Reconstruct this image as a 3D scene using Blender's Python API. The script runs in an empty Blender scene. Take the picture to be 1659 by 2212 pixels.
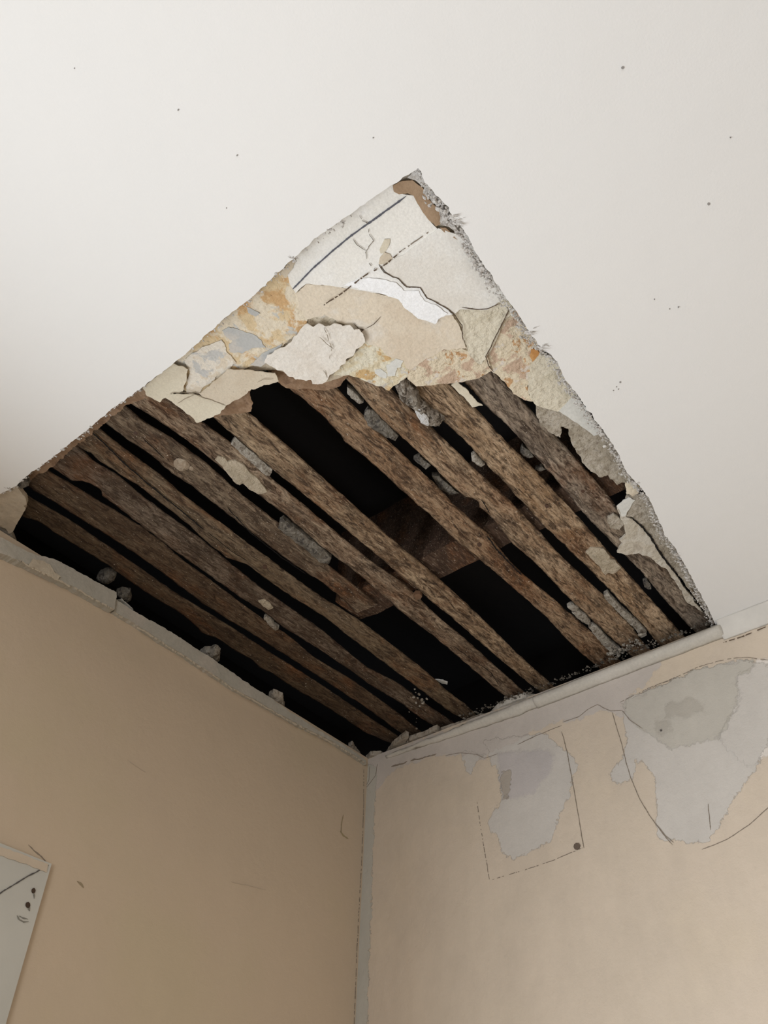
import bpy, bmesh, math, random
import numpy as np
from mathutils import Vector, Matrix, noise
from mathutils.geometry import delaunay_2d_cdt
random.seed(7)
S = bpy.context.scene
COL = S.collection

# ------------------------------------------------------------------ camera
H = 2.40            # ceiling height
HC = 0.70           # ceiling above the lens
F = 1973.0          # focal length in pixels of the 1659 x 2212 frame
CX, CY = 829.5, 1106.0
M = np.array([[-0.63607858, 0.77094455, 0.03238102],
              [-0.54699569, -0.42091309, -0.72362137],
              [-0.54424236, -0.47799233, 0.68943715]])   # world axes seen from the lens (right, down, forward)
CAM = np.array([1.38480394*HC, 1.230627*HC, H-HC])
cam = bpy.data.cameras.new('camera'); camo = bpy.data.objects.new('camera', cam); COL.objects.link(camo)
cam.sensor_fit = 'HORIZONTAL'; cam.sensor_width = 36.0; cam.lens = F/1659*36
cam.clip_start = 0.02; cam.clip_end = 50
Rt = M.T
mw = Matrix.Identity(4)
for i in range(3):
    mw[i][0] = Rt[i, 0]; mw[i][1] = -Rt[i, 1]; mw[i][2] = -Rt[i, 2]; mw[i][3] = CAM[i]
camo.matrix_world = mw
S.camera = camo

# ------------------------------------------------------------------ light and exposure
S.view_settings.view_transform = 'Standard'; S.view_settings.look = 'None'
S.view_settings.gamma = 1; S.view_settings.use_curve_mapping = False
S.view_settings.exposure = -0.06
wd = bpy.data.worlds.new('world'); S.world = wd; wd.use_nodes = True
wd.node_tree.nodes['Background'].inputs[0].default_value = (0.75, 0.85, 1, 1)
wd.node_tree.nodes['Background'].inputs[1].default_value = 0.6

def area(name, loc, rot, sx, sy, e, c):
    l = bpy.data.lights.new(name, 'AREA'); l.shape = 'RECTANGLE'; l.size = sx; l.size_y = sy
    l.energy = e; l.color = c
    o = bpy.data.objects.new(name, l); COL.objects.link(o); o.location = loc; o.rotation_euler = rot
    return o
# daylight entering by the window in the left wall, and an added fill lamp at the unseen back wall
WX0, WX1, WZ0, WZ1 = 0.568, 1.548, 0.75, 1.986
area('daylight_left', ((WX0+WX1)/2, -0.11, (WZ0+WZ1)/2), (math.radians(94), 0, math.radians(0)), WX1-WX0-.04, WZ1-WZ0-.04, 26, (0.90, 0.945, 1))
BY0, BY1 = 1.65, 3.1
area('fill_back', (3.46, (BY0+BY1)/2, 1.25), (math.radians(94), 0, math.radians(90)), BY1-BY0-.04, 1.5, 50, (0.93, 0.955, 1))

# ------------------------------------------------------------------ helpers
def rays(px):
    px = np.asarray(px, float).reshape(-1, 2)
    d = np.stack([(px[:, 0]-CX)/F, (px[:, 1]-CY)/F, np.ones(len(px))], 1)
    return d @ M
def onC(px, dz=0.0):        # points of the ceiling plane, dz above it
    w = rays(px); t = (HC+dz)/w[:, 2]
    return CAM + w*t[:, None]
def onR(px, x=0.0):         # points of the right wall
    w = rays(px); t = (x-CAM[0])/w[:, 0]
    return CAM + w*t[:, None]
def onL(px, y=0.0):         # points of the left wall
    w = rays(px); t = (y-CAM[1])/w[:, 1]
    return CAM + w*t[:, None]

def tag(o, label=None, cat=None, group=None, kind=None):
    if label: o['label'] = label
    if cat: o['category'] = cat
    if group: o['group'] = group
    if kind: o['kind'] = kind
    return o
def mesh_obj(name, verts, faces, mat, parent=None, smooth=None, recenter=True):
    verts = np.asarray(verts, float)
    me = bpy.data.meshes.new(name)
    c = verts.mean(0) if recenter else np.zeros(3)
    me.from_pydata((verts-c).tolist(), [], faces)
    me.materials.append(mat)
    if smooth is True:
        me.polygons.foreach_set('use_smooth', [True]*len(me.polygons))
    elif smooth is not None:
        me.polygons.foreach_set('use_smooth', smooth)
    me.update()
    o = bpy.data.objects.new(name, me); COL.objects.link(o)
    if parent is not None:
        o.parent = parent
        o.location = Vector(c) - parent.location
    else:
        o.location = c
    return o
def resample(P, seg, closed=True):
    P = np.asarray(P, float); n = len(P); out = []
    for i in range(n if closed else n-1):
        a, b = P[i], P[(i+1) % n]; k = max(1, int(round(np.linalg.norm(b-a)/seg)))
        for j in range(k): out.append(a+(b-a)*j/k)
    if not closed: out.append(P[-1])
    return np.array(out)
def fr(v, s, seed=0, o=4):
    return noise.fractal(Vector((v[0]*s+seed*3.7, v[1]*s+seed*1.3, (v[2] if len(v) > 2 else 0)*s+seed*.71)), 0.9, 2.0, o)
def roughen(P, amp, scale, seed):
    return np.array([p+np.array([fr(p, scale, seed), fr(p, scale, seed+50)])*amp for p in P])
def inside(P, q):
    x, y = q[:, 0], q[:, 1]; r = np.zeros(len(q), bool); n = len(P); j = n-1
    for i in range(n):
        xi, yi, xj, yj = P[i, 0], P[i, 1], P[j, 0], P[j, 1]
        if yi != yj:
            c = ((yi > y) != (yj > y)) & (x < (xj-xi)*(y-yi)/(yj-yi)+xi); r ^= c
        j = i
    return r
def dist(P, q, closed=True):
    d = np.full(len(q), 1e9); n = len(P)
    for i in range(n if closed else n-1):
        a = P[i]; b = P[(i+1) % n]; ab = b-a; L = (ab@ab) or 1e-12
        t = np.clip(((q-a)@ab)/L, 0, 1); dd = np.linalg.norm(q-(a+t[:, None]*ab), axis=1)
        d = np.minimum(d, dd)
    return d

def plate(name, P2, axes, base, thick, mat, parent=None, seg=.0014, amp=.0015, scale=130, grid=.006,
          bump=.0004, bscale=60, dome=0, drad=.006, curl=0, seed=None, bevel=0):
    """a piece of material with the outline P2; axes = (origin, u, v, n): its seen face lies at base*n, its body behind it"""
    if seed is None: seed = random.random()*40
    O, U, V, N = [np.array(a, float) for a in axes]
    P = roughen(resample(P2, seg), amp, scale, seed)
    keep = [0]
    for i in range(1, len(P)):
        if np.linalg.norm(P[i]-P[keep[-1]]) > min(seg*.35, .0004): keep.append(i)
    P = P[keep]; nb = len(P)
    mn, mx = P.min(0), P.max(0)
    gx, gy = np.meshgrid(np.arange(mn[0], mx[0], grid), np.arange(mn[1], mx[1], grid))
    g = np.stack([gx.ravel(), gy.ravel()], 1)
    g = g + (np.random.RandomState(int(seed*10)).rand(*g.shape)-.5)*grid*.5
    if len(g):
        g = g[inside(P, g)]
        if len(g): g = g[dist(P, g) > grid*.4]
    allp = np.vstack([P, g]) if len(g) else P
    res = delaunay_2d_cdt([Vector(p) for p in allp], [(i, (i+1) % nb) for i in range(nb)], [], 1, 1e-7)
    V2 = np.array([tuple(v) for v in res[0]]); F2 = [list(f) for f in res[2]]
    # outline edges = edges used once
    cnt = {}
    for f in F2:
        for a, b in zip(f, f[1:]+f[:1]):
            k = (min(a, b), max(a, b)); cnt[k] = None if k in cnt else (a, b)
    rim = [e for e in cnt.values() if e]
    rimv = sorted({i for e in rim for i in e})
    d = dist(P, V2) if (dome or curl) else np.zeros(len(V2))
    n = len(V2)
    low = base + np.array([fr(p, bscale, seed)*bump for p in V2])
    if dome: low -= dome*np.sqrt(np.clip(d/drad, 0, 1))*(1+.5*np.array([fr(p, bscale*2, seed+9) for p in V2]))
    if curl: low -= curl*np.exp(-d/.008)
    cen = P.mean(0)
    X3 = lambda p, z: O+U*p[0]+V*p[1]+N*z
    verts = [X3(V2[i], low[i]) for i in range(n)]
    faces = []; sm = []
    flip = np.dot(np.cross(U, V), N) > 0
    for f in F2:
        faces.append(f[::-1] if flip else f); sm.append(True)
    # sides
    rb = {i: n+k for k, i in enumerate(rimv)}; rt = {i: n+len(rimv)+k for k, i in enumerate(rimv)}
    for i in rimv: verts.append(X3(V2[i], low[i]))
    for i in rimv:
        p = V2[i]
        if bevel:
            q = cen-p; q = q/ (np.linalg.norm(q)+1e-9); p = p-q*bevel*(1+.8*fr(p, 200, seed+3))
        verts.append(X3(p, low[i]+thick))
    for a, b in rim:
        q = [rb[a], rb[b], rt[b], rt[a]]
        faces.append(q if flip else q[::-1]); sm.append(False)
    off = len(verts)
    for i in range(n): verts.append(X3(V2[i], (low[i] if not dome else base)+thick))
    for f in F2:
        g2 = [k+off for k in f]; faces.append(g2 if flip else g2[::-1]); sm.append(True)
    return mesh_obj(name, verts, faces, mat, parent, sm)

AXC = ((0, 0, H), (1, 0, 0), (0, 1, 0), (0, 0, 1))
AXR = ((0, 0, 0), (0, 1, 0), (0, 0, 1), (-1, 0, 0))
AXL = ((0, 0, 0), (1, 0, 0), (0, 0, 1), (0, -1, 0))
def cplate(name, px, dz, thick, mat, **k):
    return plate(name, onC(px, dz)[:, :2], AXC, dz, thick, mat, **k)
def rplate(name, px, x, thick, mat, **k):
    return plate(name, onR(px, x)[:, 1:], AXR, -x, thick, mat, **k)
def lplate(name, px, y, thick, mat, **k):
    w = onL(px, y); return plate(name, w[:, [0, 2]], AXL, -y, thick, mat, **k)

def ribbon(name, W, normal, width, mat, parent=None, gap=0, amp=.0004, seg=.0015, seed=1, taper=True):
    """a thin irregular line drawn or cut along the world points W of a flat surface"""
    W = resample(W, seg, False); n = len(W); N = np.array(normal, float)
    T = np.gradient(W, axis=0); B = np.cross(T, N); B /= (np.linalg.norm(B, axis=1)[:, None]+1e-9)
    verts = []; faces = []
    for i in range(n):
        w = width*(.55+.9*abs(fr(W[i], 300, seed)))*(min(1, min(i, n-1-i)/4+.25) if taper else 1)
        c = W[i]+B[i]*fr(W[i], 90, seed+5)*amp
        for s in (-1, 1):
            verts.append(c+B[i]*s*w/2); verts.append(c+B[i]*s*w/2-N*.0003)
    for i in range(n-1):
        if gap and fr(W[i], 260, seed+11) > .25-gap: continue
        a = i*4; b = a+4
        faces += [(a, a+2, b+2, b), (a, b, b+1, a+1), (a+2, a+3, b+3, b+2)]
    return mesh_obj(name, verts, faces, mat, parent)

# ------------------------------------------------------------------ materials
class NT:
    def __init__(s, name):
        s.m = bpy.data.materials.new(name); s.m.use_nodes = True; s.t = s.m.node_tree
        s.b = s.t.nodes['Principled BSDF']; s.b.inputs['Roughness'].default_value = .85
        s.b.inputs['Specular IOR Level'].default_value = .25
        s.co = s.t.nodes.new('ShaderNodeTexCoord').outputs['Object']
    def n(s, typ, **k):
        x = s.t.nodes.new('ShaderNode'+typ)
        for a, v in k.items(): setattr(x, a, v)
        return x
    def l(s, a, b): s.t.links.new(a, b)
    def mapv(s, sc=(1, 1, 1), loc=(0, 0, 0), rot=(0, 0, 0)):
        m = s.n('Mapping'); s.l(s.co, m.inputs[0]); m.inputs['Scale'].default_value = sc
        m.inputs['Location'].default_value = loc; m.inputs['Rotation'].default_value = rot; return m.outputs[0]
    def noise(s, sc, det=5, rough=.6, vec=None, dist=0):
        x = s.n('TexNoise'); x.inputs['Scale'].default_value = sc; x.inputs['Detail'].default_value = det
        x.inputs['Roughness'].default_value = rough; x.inputs['Distortion'].default_value = dist
        s.l(vec or s.co, x.inputs['Vector']); return x.outputs['Fac']
    def vor(s, sc, feature='F1', vec=None):
        x = s.n('TexVoronoi', feature=feature); x.inputs['Scale'].default_value = sc
        s.l(vec or s.co, x.inputs['Vector']); return x.outputs['Distance']
    def rng(s, f, a, b, c=0, d=1):
        x = s.n('MapRange'); x.inputs[1].default_value = a; x.inputs[2].default_value = b
        x.inputs[3].default_value = c; x.inputs[4].default_value = d; s.l(f, x.inputs[0]); return x.outputs[0]
    def math(s, op, a, b=None):
        x = s.n('Math', operation=op)
        for i, v in enumerate((a, b)):
            if v is None: continue
            if isinstance(v, (int, float)): x.inputs[i].default_value = v
            else: s.l(v, x.inputs[i])
        return x.outputs[0]
    def mix(s, f, a, b):
        x = s.n('Mix', data_type='RGBA')
        if isinstance(f, (int, float)): x.inputs[0].default_value = f
        else: s.l(f, x.inputs[0])
        for i, v in ((6, a), (7, b)):
            if isinstance(v, tuple): x.inputs[i].default_value = (*v, 1)
            else: s.l(v, x.inputs[i])
        return x.outputs[2]
    def attr(s, name):
        x = s.n('Attribute'); x.attribute_name = name; return x.outputs['Fac']
    def bump(s, f, dist, strength=1, prev=None):
        x = s.n('Bump'); x.inputs['Strength'].default_value = strength; x.inputs['Distance'].default_value = dist
        s.l(f, x.inputs['Height'])
        if prev: s.l(prev, x.inputs['Normal'])
        return x.outputs[0]
    def out(s, col, nrm=None, rough=None):
        if isinstance(col, tuple): s.b.inputs['Base Color'].default_value = (*col, 1)
        else: s.l(col, s.b.inputs['Base Color'])
        if nrm: s.l(nrm, s.b.inputs['Normal'])
        if rough is not None:
            if isinstance(rough, (int, float)): s.b.inputs['Roughness'].default_value = rough
            else: s.l(rough, s.b.inputs['Roughness'])
        return s.m

def m_plain(name, col, var=.06, sc=20, bump=.0003, bsc=300, rough=.85):
    t = NT(name); f = t.noise(sc, 4)
    c2 = tuple(max(0, c*(1-var*2.2)) for c in col)
    c = t.mix(t.rng(f, .35, .7), col, c2)
    return t.out(c, t.bump(t.noise(bsc, 5), bump), rough)

def m_old(name, cols, sc=40, edge=.03, bump=.0008, bsc=160, pits=0, fleck=0, fcol=(.8, .78, .72), seed=0):
    """old distemper and plaster: patches of several layers, each with a worn outline"""
    t = NT(name); v = t.mapv(loc=(seed, seed*.3, 0))
    c = cols[0]
    for i, (col, th) in enumerate(cols[1:]):
        vv = t.mapv(loc=(seed+i*1.7, i*.9, i*2.3))
        f = t.noise(sc*(1+.35*i), 6, .62, vv, .4)
        c = t.mix(t.rng(f, th-edge, th+edge), c, col)
    fine = t.noise(bsc*2.2, 6, .7, v)
    dk = t.n('Mix', data_type='RGBA', blend_type='MULTIPLY'); t.l(c, dk.inputs[6])
    dk.inputs[0].default_value = 1
    g = t.rng(fine, .25, .75, .86, 1.08)
    cg = t.n('CombineColor'); [t.l(g, cg.inputs[i]) for i in range(3)]; t.l(cg.outputs[0], dk.inputs[7]); c = dk.outputs[2]
    if pits:
        p = t.rng(t.noise(bsc*1.6, 4, .6, t.mapv(loc=(3, seed, 1))), .63, .7)
        c = t.mix(t.math('MULTIPLY', p, pits), c, (.16, .11, .07))
    if fleck:
        p = t.rng(t.noise(bsc*2, 3, .6, t.mapv(loc=(9, seed, 1))), .66, .7)
        c = t.mix(t.math('MULTIPLY', p, fleck), c, fcol)
    nr = t.bump(t.noise(bsc, 7, .65, v), bump)
    nr = t.bump(t.noise(bsc*.25, 3, .5, v), bump*2, .6, nr)
    return t.out(c, nr, .8)

def m_wood(name, a, b, haze=(.36, .30, .23), hz=.5, seed=0, dark=(.034, .018, .010), spec=.3, rust=(.20, .078, .026)):
    haze = (haze[0]*1.04, haze[1]*.95, haze[2]*.86); a = (a[0]*1.06, a[1]*.97, a[2]*.88)
    t = NT(name)
    g = t.noise(150, 8, .75, t.mapv((.30, 1, 1), (seed, seed, 0), (0, 0, .12)), .8)   # torn fibres
    g2 = t.noise(480, 6, .75, t.mapv((.22, 1, 1), (seed+4, 0, 0), (0, 0, .16)), .5)
    g3 = t.noise(60, 6, .7, t.mapv((.12, 1, 1), (seed+9, 3, 0)), .4)                # long grain
    big = t.noise(15, 5, .65, t.mapv((.55, 1, 1), (seed+2, seed, 0)), .5)
    c = t.mix(t.rng(g3, .36, .64), a, b)
    c = t.mix(t.math('MULTIPLY', t.rng(big, .52, .66), .75), c, rust)
    hzf = t.math('MULTIPLY', t.rng(t.noise(24, 6, .72, t.mapv((.5, 1, 1), (seed+7, 1, 0)), .8), .42, .60), t.rng(g, .42, .60))
    c = t.mix(t.math('MULTIPLY', hzf, hz), c, haze)
    c = t.mix(t.math('MULTIPLY', t.rng(t.noise(38, 6, .72, t.mapv((.4, 1, 1), (seed+13, 6, 0)), .6), .50, .36), .60), c, dark)
    c = t.mix(t.math('MULTIPLY', t.rng(g, .52, .38), .88), c, dark)
    c = t.mix(t.math('MULTIPLY', t.rng(g2, .50, .36), .75), c, dark)
    c = t.mix(t.math('MULTIPLY', t.rng(g2, .55, .68), .6), c, tuple(min(1, v*1.25) for v in haze))
    fl = t.rng(t.noise(560, 2, .5, t.mapv((.6, 1, 1), (seed+3, 2, 2))), .70, .74)
    c = t.mix(t.math('MULTIPLY', fl, .9), c, (.70, .63, .52))
    nr = t.bump(g, .0026)
    nr = t.bump(g2, .0011, 1, nr)
    return t.out(c, nr, .68)

W_CEIL = (.76, .745, .715)
def m_ceiling():
    t = NT('ceiling_white_paint')
    c = t.mix(t.rng(t.noise(1.4, 3), .35, .65), W_CEIL, (.74, .73, .705))
    nr = t.bump(t.noise(420, 4), .00012); nr = t.bump(t.noise(9, 3), .0012, 1, nr)
    return t.out(c, nr, .75)
def m_wall_right():
    t = NT('wall_right_paint')
    c = t.mix(t.rng(t.noise(3, 4), .3, .7), (.635, .535, .425), (.60, .51, .40))
    n1 = t.math('MULTIPLY', t.math('SUBTRACT', t.noise(80, 8, .75), .5), .024)
    n2 = t.math('MULTIPLY', t.math('SUBTRACT', t.noise(22, 8, .72), .5), .05)
    c = t.mix(t.math('MULTIPLY', t.rng(t.noise(5, 5, .6), .52, .66), .5), c, (.66, .555, .42)); hs = None
    for a, col, w in (('warmwhite', (.71, .65, .58), .0015), ('grey', (.58, .54, .485), .0005), ('band', (.555, .50, .445), .0008),
                      ('lilac', (.515, .475, .45), .002), ('greydark', (.515, .48, .415), .0010), ('smear', (.45, .415, .355), .002), ('brush', (.42, .37, .31), .0005), ('strip', (.50, .475, .41), .0004)):
        d = t.math('ADD', t.attr(a), n1 if a not in ('band', 'warmwhite') else n2)
        f = t.rng(d, w, -w)
        c = t.mix(f, c, col)
        hs = f if hs is None else t.math('ADD', hs, t.math('MULTIPLY', f, .6))
    mt = t.n('Mix', data_type='RGBA', blend_type='MULTIPLY'); mt.inputs[0].default_value = 1; t.l(c, mt.inputs[6])
    gg = t.rng(t.noise(18, 7, .7, t.mapv((1, 1, .5))), .3, .7, .93, 1.05); cg = t.n('CombineColor'); [t.l(gg, cg.inputs[k]) for k in range(3)]; t.l(cg.outputs[0], mt.inputs[7]); c = mt.outputs[2]
    nr = t.bump(hs, .0004); nr = t.bump(t.noise(45, 6), .0022, .8, nr); nr = t.bump(t.noise(500, 4), .0002, 1, nr)
    return t.out(c, nr, .7)
def m_wall_left():
    t = NT('wall_left_paint')
    c = t.mix(t.rng(t.noise(2.5, 4), .3, .7), (.58, .465, .34), (.55, .445, .33))
    c = t.mix(t.math('MULTIPLY', t.rng(t.noise(4, 5, .6), .5, .68), .4), c, (.54, .455, .30))
    nr = t.bump(t.noise(14, 4), .0022); nr = t.bump(t.noise(500, 4), .0002, 1, nr)
    return t.out(c, nr, .7)

MC = m_ceiling()
M_EDGE = m_old('torn_gypsum', [(.56, .52, .47), ((.70, .67, .63), .5), ((.30, .25, .21), .60)], 150, .05, .0015, 500, pits=.5)
M_FRINGE = m_old('torn_paper_fringe', [(.62, .58, .52), ((.74, .71, .66), .5), ((.40, .34, .28), .62)], 150, .05, .0015, 500, pits=.3)
M_TAN = m_plain('tan_paint', (.50, .40, .285))
M_FLOOR = m_plain('floor_boards', (.42, .40, .37))
M_BLACK = m_plain('void_shade', (.010, .008, .007), bump=.001, bsc=60)  # near black, deep shade of the cavity as colour; also used for splits
M_JOIST = m_wood('joist_wood', (.055, .031, .020), (.09, .05, .032), hz=.12, seed=3)
M_LINE = m_plain('pencil_line', (.10, .09, .085), bump=.0001)
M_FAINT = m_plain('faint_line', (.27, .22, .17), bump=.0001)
M_CRACK = m_plain('crack_brown', (.13, .09, .06), bump=.0001)  # dark brown of the thin crack lines
M_GLOSS = m_plain('window_gloss_paint', (.56, .545, .49), .05, 8, .0003, 60, .45)

# ------------------------------------------------------------------ structure: the room
def box(x0, y0, z0, x1, y1, z1):
    v = [(x, y, z) for z in (z0, z1) for y in (y0, y1) for x in (x0, x1)]
    f = [(0, 2, 3, 1), (4, 5, 7, 6), (0, 1, 5, 4), (2, 6, 7, 3), (0, 4, 6, 2), (1, 3, 7, 5)]
    return v, f
def boxes(name, bs, mat, parent=None, **k):
    V, Fc = [], []
    for b in bs:
        v, f = box(*b); o = len(V); V += v; Fc += [tuple(i+o for i in q) for q in f]
    return mesh_obj(name, V, Fc, mat, parent, **k)
RX, RY = 3.4, 3.2
tag(boxes('floor', [(-.1, -.1, -.05, RX+.1, RY+.1, 0)], M_FLOOR), kind='structure')
tag(boxes('wall_front', [(-.1, RY, 0, RX+.1, RY+.1, H)], M_TAN), kind='structure')
BZ0, BZ1 = .48, 2.02
tag(boxes('wall_back', [(RX, -.1, 0, RX+.12, BY0, H), (RX, BY1, 0, RX+.12, RY, H), (RX, BY0, 0, RX+.12, BY1, BZ0), (RX, BY0, BZ1, RX+.12, BY1, H)], M_TAN), kind='structure')
WT = H+.003
wl = boxes('wall_left', [(0, -.14, 0, WX0, 0, WT), (WX1, -.14, 0, RX, 0, WT), (WX0, -.14, 0, WX1, 0, WZ0), (WX0, -.14, WZ1, WX1, 0, WT)], m_wall_left())
tag(wl, kind='structure')

# right wall: one sheet whose paint and filler areas are stored as distances to their outlines
A_GREY = [[(1046, 1600), (1060, 1645), (1074, 1660), (1080, 1690), (1082, 1736), (1065, 1753), (1053, 1782), (1074, 1812), (1086, 1841), (1112, 1856), (1141, 1841), (1188, 1820), (1202, 1787), (1213, 1749), (1230, 1719), (1238, 1677), (1249, 1656), (1234, 1631), (1200, 1605), (1179, 1584), (1120, 1590)],
          [(1343, 1542), (1352, 1576), (1354, 1610), (1339, 1643), (1318, 1669), (1322, 1685), (1339, 1694), (1369, 1681), (1373, 1639), (1398, 1656), (1417, 1677), (1418, 1761), (1417, 1799), (1432, 1820), (1466, 1814), (1491, 1820), (1533, 1818), (1560, 1770), (1590, 1720), (1617, 1680), (1640, 1650), (1659, 1600), (1680, 1440), (1600, 1425), (1508, 1445), (1432, 1479), (1360, 1505)],
          [(994, 1620), (1006, 1664), (1019, 1671), (1025, 1652), (1046, 1630)]]
A_DARK = [[(1339, 1521), (1432, 1479), (1508, 1445), (1630, 1424), (1621, 1450), (1592, 1460), (1592, 1517), (1567, 1576), (1554, 1593), (1508, 1605), (1480, 1612), (1449, 1618), (1415, 1593), (1381, 1576), (1352, 1542)]]
A_WARM = [[(1592, 1458), (1621, 1450), (1640, 1425), (1720, 1400), (1720, 1640), (1659, 1637), (1617, 1652), (1588, 1631), (1560, 1590), (1592, 1517)]]
A_BAND = [[(790, 1640), (870, 1612), (1034, 1548), (1215, 1480), (1420, 1403), (1420, 1440), (1360, 1505), (1343, 1540), (1318, 1534), (1280, 1538), (1255, 1549), (1213, 1563), (1150, 1580), (1118, 1600), (1046, 1636), (994, 1628), (960, 1631), (900, 1645), (850, 1660), (832, 1690), (812, 1707), (786, 1700)]]
A_BRUSH = [[(1082, 1668), (1103, 1666), (1102, 1705), (1096, 1728), (1086, 1726), (1083, 1700)]]
A_LILAC = [[(1075, 1625), (1190, 1622), (1196, 1640), (1190, 1665), (1170, 1690), (1150, 1715), (1104, 1726), (1084, 1720), (1080, 1690)]]
A_SMEAR = [[(1436, 1521), (1465, 1516), (1495, 1506), (1520, 1525), (1518, 1540), (1500, 1536), (1487, 1551), (1455, 1545), (1436, 1556)], [(1415, 1560), (1440, 1558), (1450, 1580), (1425, 1592)]]
A_STRIP = [[(787, 1645), (815, 1657), (812, 1707), (805, 1825), (802, 1973), (796, 2120), (780, 2700), (730, 2700), (765, 1900), (780, 1700)]]
ys = np.concatenate([np.arange(0, .86, .0035), np.linspace(.9, RY, 12)])
zs = np.concatenate([np.linspace(0, 1.5, 8), np.arange(1.62, H, .0035), [WT]])
gy, gz = np.meshgrid(ys, zs); q = np.stack([gy.ravel(), gz.ravel()], 1)
verts = [(0, a, b) for a, b in q]; nY = len(ys)
faces = [(j*nY+i, j*nY+i+1, (j+1)*nY+i+1, (j+1)*nY+i) for j in range(len(zs)-1) for i in range(nY-1)]
nv = len(verts)
verts += [(-.12, 0, 0), (-.12, RY, 0), (-.12, RY, WT), (-.12, 0, WT)]
a0, a1, a2, a3 = 0, nY-1, nv-1, nv-nY
faces += [(nv, nv+3, nv+2, nv+1), (a3, a2, nv+2, nv+3), (a0, nv, nv+1, a1), (a0, a3, nv+3, nv), (a1, nv+1, nv+2, a2)]
wr = mesh_obj('wall_right', verts, faces, m_wall_right(), recenter=False)
def sdf(polys):
    r = np.full(len(q), .5)
    for p in polys:
        P = onR(p)[:, 1:]; d = dist(P, q); d[inside(P, q)] *= -1; r = np.minimum(r, d)
    return np.concatenate([r, np.full(4, .5)])
for nm, ps in (('grey', A_GREY), ('greydark', A_DARK), ('warmwhite', A_WARM), ('band', A_BAND), ('brush', A_BRUSH), ('strip', A_STRIP), ('lilac', A_LILAC), ('smear', A_SMEAR)):
    at = wr.data.attributes.new(nm, 'FLOAT', 'POINT'); at.data.foreach_set('value', sdf(ps).astype(np.float32))
tag(wr, kind='structure')

def rl(name, px, w, mat=M_FAINT, gap=0, seed=1): ribbon(name, onR(px, .0006), (1, 0, 0), w, mat, wr, gap, seed=seed)
rl('scored_line', [(1030, 1732), (1036, 1775), (1058, 1907)], .0009, gap=.05, seed=2)
rl('scored_line', [(1213, 1580), (1225, 1625), (1241, 1715), (1261, 1832)], .0011, seed=3)
rl('scored_line', [(1063, 1900), (1130, 1880), (1190, 1860), (1259, 1831)], .0009, gap=.1, seed=4)
rl('scored_line', [(1118, 1608), (1160, 1588), (1213, 1567)], .0009, seed=5)
rl('scored_line', [(1339, 1517), (1400, 1487), (1466, 1460), (1510, 1440), (1550, 1428), (1590, 1421), (1617, 1420), (1659, 1426)], .0008, gap=.03, seed=6)
rl('scored_line', [(1322, 1538), (1330, 1565), (1341, 1601), (1352, 1645), (1364, 1685), (1380, 1722), (1402, 1761), (1430, 1798), (1453, 1825)], .0010, seed=7)
rl('scored_line', [(1419, 1782), (1436, 1803), (1455, 1820)], .0008, seed=8)
rl('scored_line', [(1516, 1835), (1545, 1824), (1571, 1812), (1600, 1794), (1617, 1782), (1640, 1762), (1664, 1740)], .0009, seed=9)
rl('scored_line', [(1529, 1736), (1532, 1765), (1535, 1793)], .0009, seed=10)
rl('paint_crack', [(962, 1632), (994, 1626), (1030, 1630), (1046, 1638), (1075, 1628)], .0007, seed=11)
rl('paint_crack', [(1215, 1560), (1250, 1548), (1270, 1532), (1290, 1522), (1318, 1536), (1343, 1534), (1360, 1555), (1388, 1574)], .0008, seed=12)
rl('paint_crack', [(815, 1650), (811, 1675), (800, 1690), (790, 1702)], .0009, seed=13)
rl('paint_crack', [(798, 1655), (797, 1685), (789, 1700)], .0007, seed=14)
rl('paint_crack', [(1380, 1500), (1420, 1480), (1460, 1465)], .0005, seed=15, gap=.1)
for i, px in enumerate([(1246, 1828)]):
    rplate('nail_hole', [(px[0]+7*math.cos(a), px[1]+8*math.sin(a)) for a in np.linspace(0, 6, 9)], .0012, .001, m_plain('nail_hole_dirt', (.16, .12, .09)), parent=wr, amp=.0004, grid=.003)
for px, w, h in (((862, 1652), 17, 5), ((905, 1640), 18, 4), ((932, 1632), 10, 3)):
    rplate('chipped_paint', [(px[0]-w, px[1]+h*.8), (px[0]-w*.7, px[1]-h*.1), (px[0]-w*.1, px[1]-h*.3), (px[0]+w, px[1]-h*1.5), (px[0]+w*.7, px[1]-h*.6), (px[0]-w*.1, px[1]+h*.3)], .0009, .0008, M_FAINT, parent=wr, amp=.0012, grid=.003)
rplate('paint_chip', [(1425, 1577), (1428, 1575), (1430, 1578), (1427, 1580)], .0009, .0008, M_LINE, parent=wr, amp=0, grid=.003)

# marks on the left wall
def ll(name, px, w, mat=M_FAINT, gap=0, seed=1): ribbon(name, onL(px, .0006), (0, 1, 0), w, mat, wl, gap, seed=seed)
ll('scratch', [(167, 1903), (176, 1910), (181, 1918)], .003, m_plain('greasy_scratch', (.34, .27, .17)), seed=3)
ll('scratch', [(735, 1795), (742, 1805), (753, 1812)], .003, m_plain('scuff_ochre', (.38, .31, .18)), seed=4)
ll('scratch', [(742, 1760), (738, 1780), (737, 1800)], .0022, m_plain('scuff_ochre_dark', (.36, .29, .18)), seed=5)
ll('scratch', [(500, 1905), (535, 1912), (575, 1922)], .0012, m_plain('pale_scratch', (.55, .45, .34)), seed=6)
ll('scratch', [(275, 1640), (290, 1652), (315, 1668)], .001, m_plain('pale_scratch_two', (.55, .45, .34)), seed=7)
ll('paint_drip', [(62, 1824), (75, 1838), (90, 1850), (100, 1862), (106, 1870)], .0012, M_FAINT, seed=8)
ll('corner_crack', [(786, 1662), (786, 1740), (782, 1850), (776, 1960), (771, 2060), (765, 2220)], .0012, M_FAINT, gap=.08, seed=9)

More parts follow.
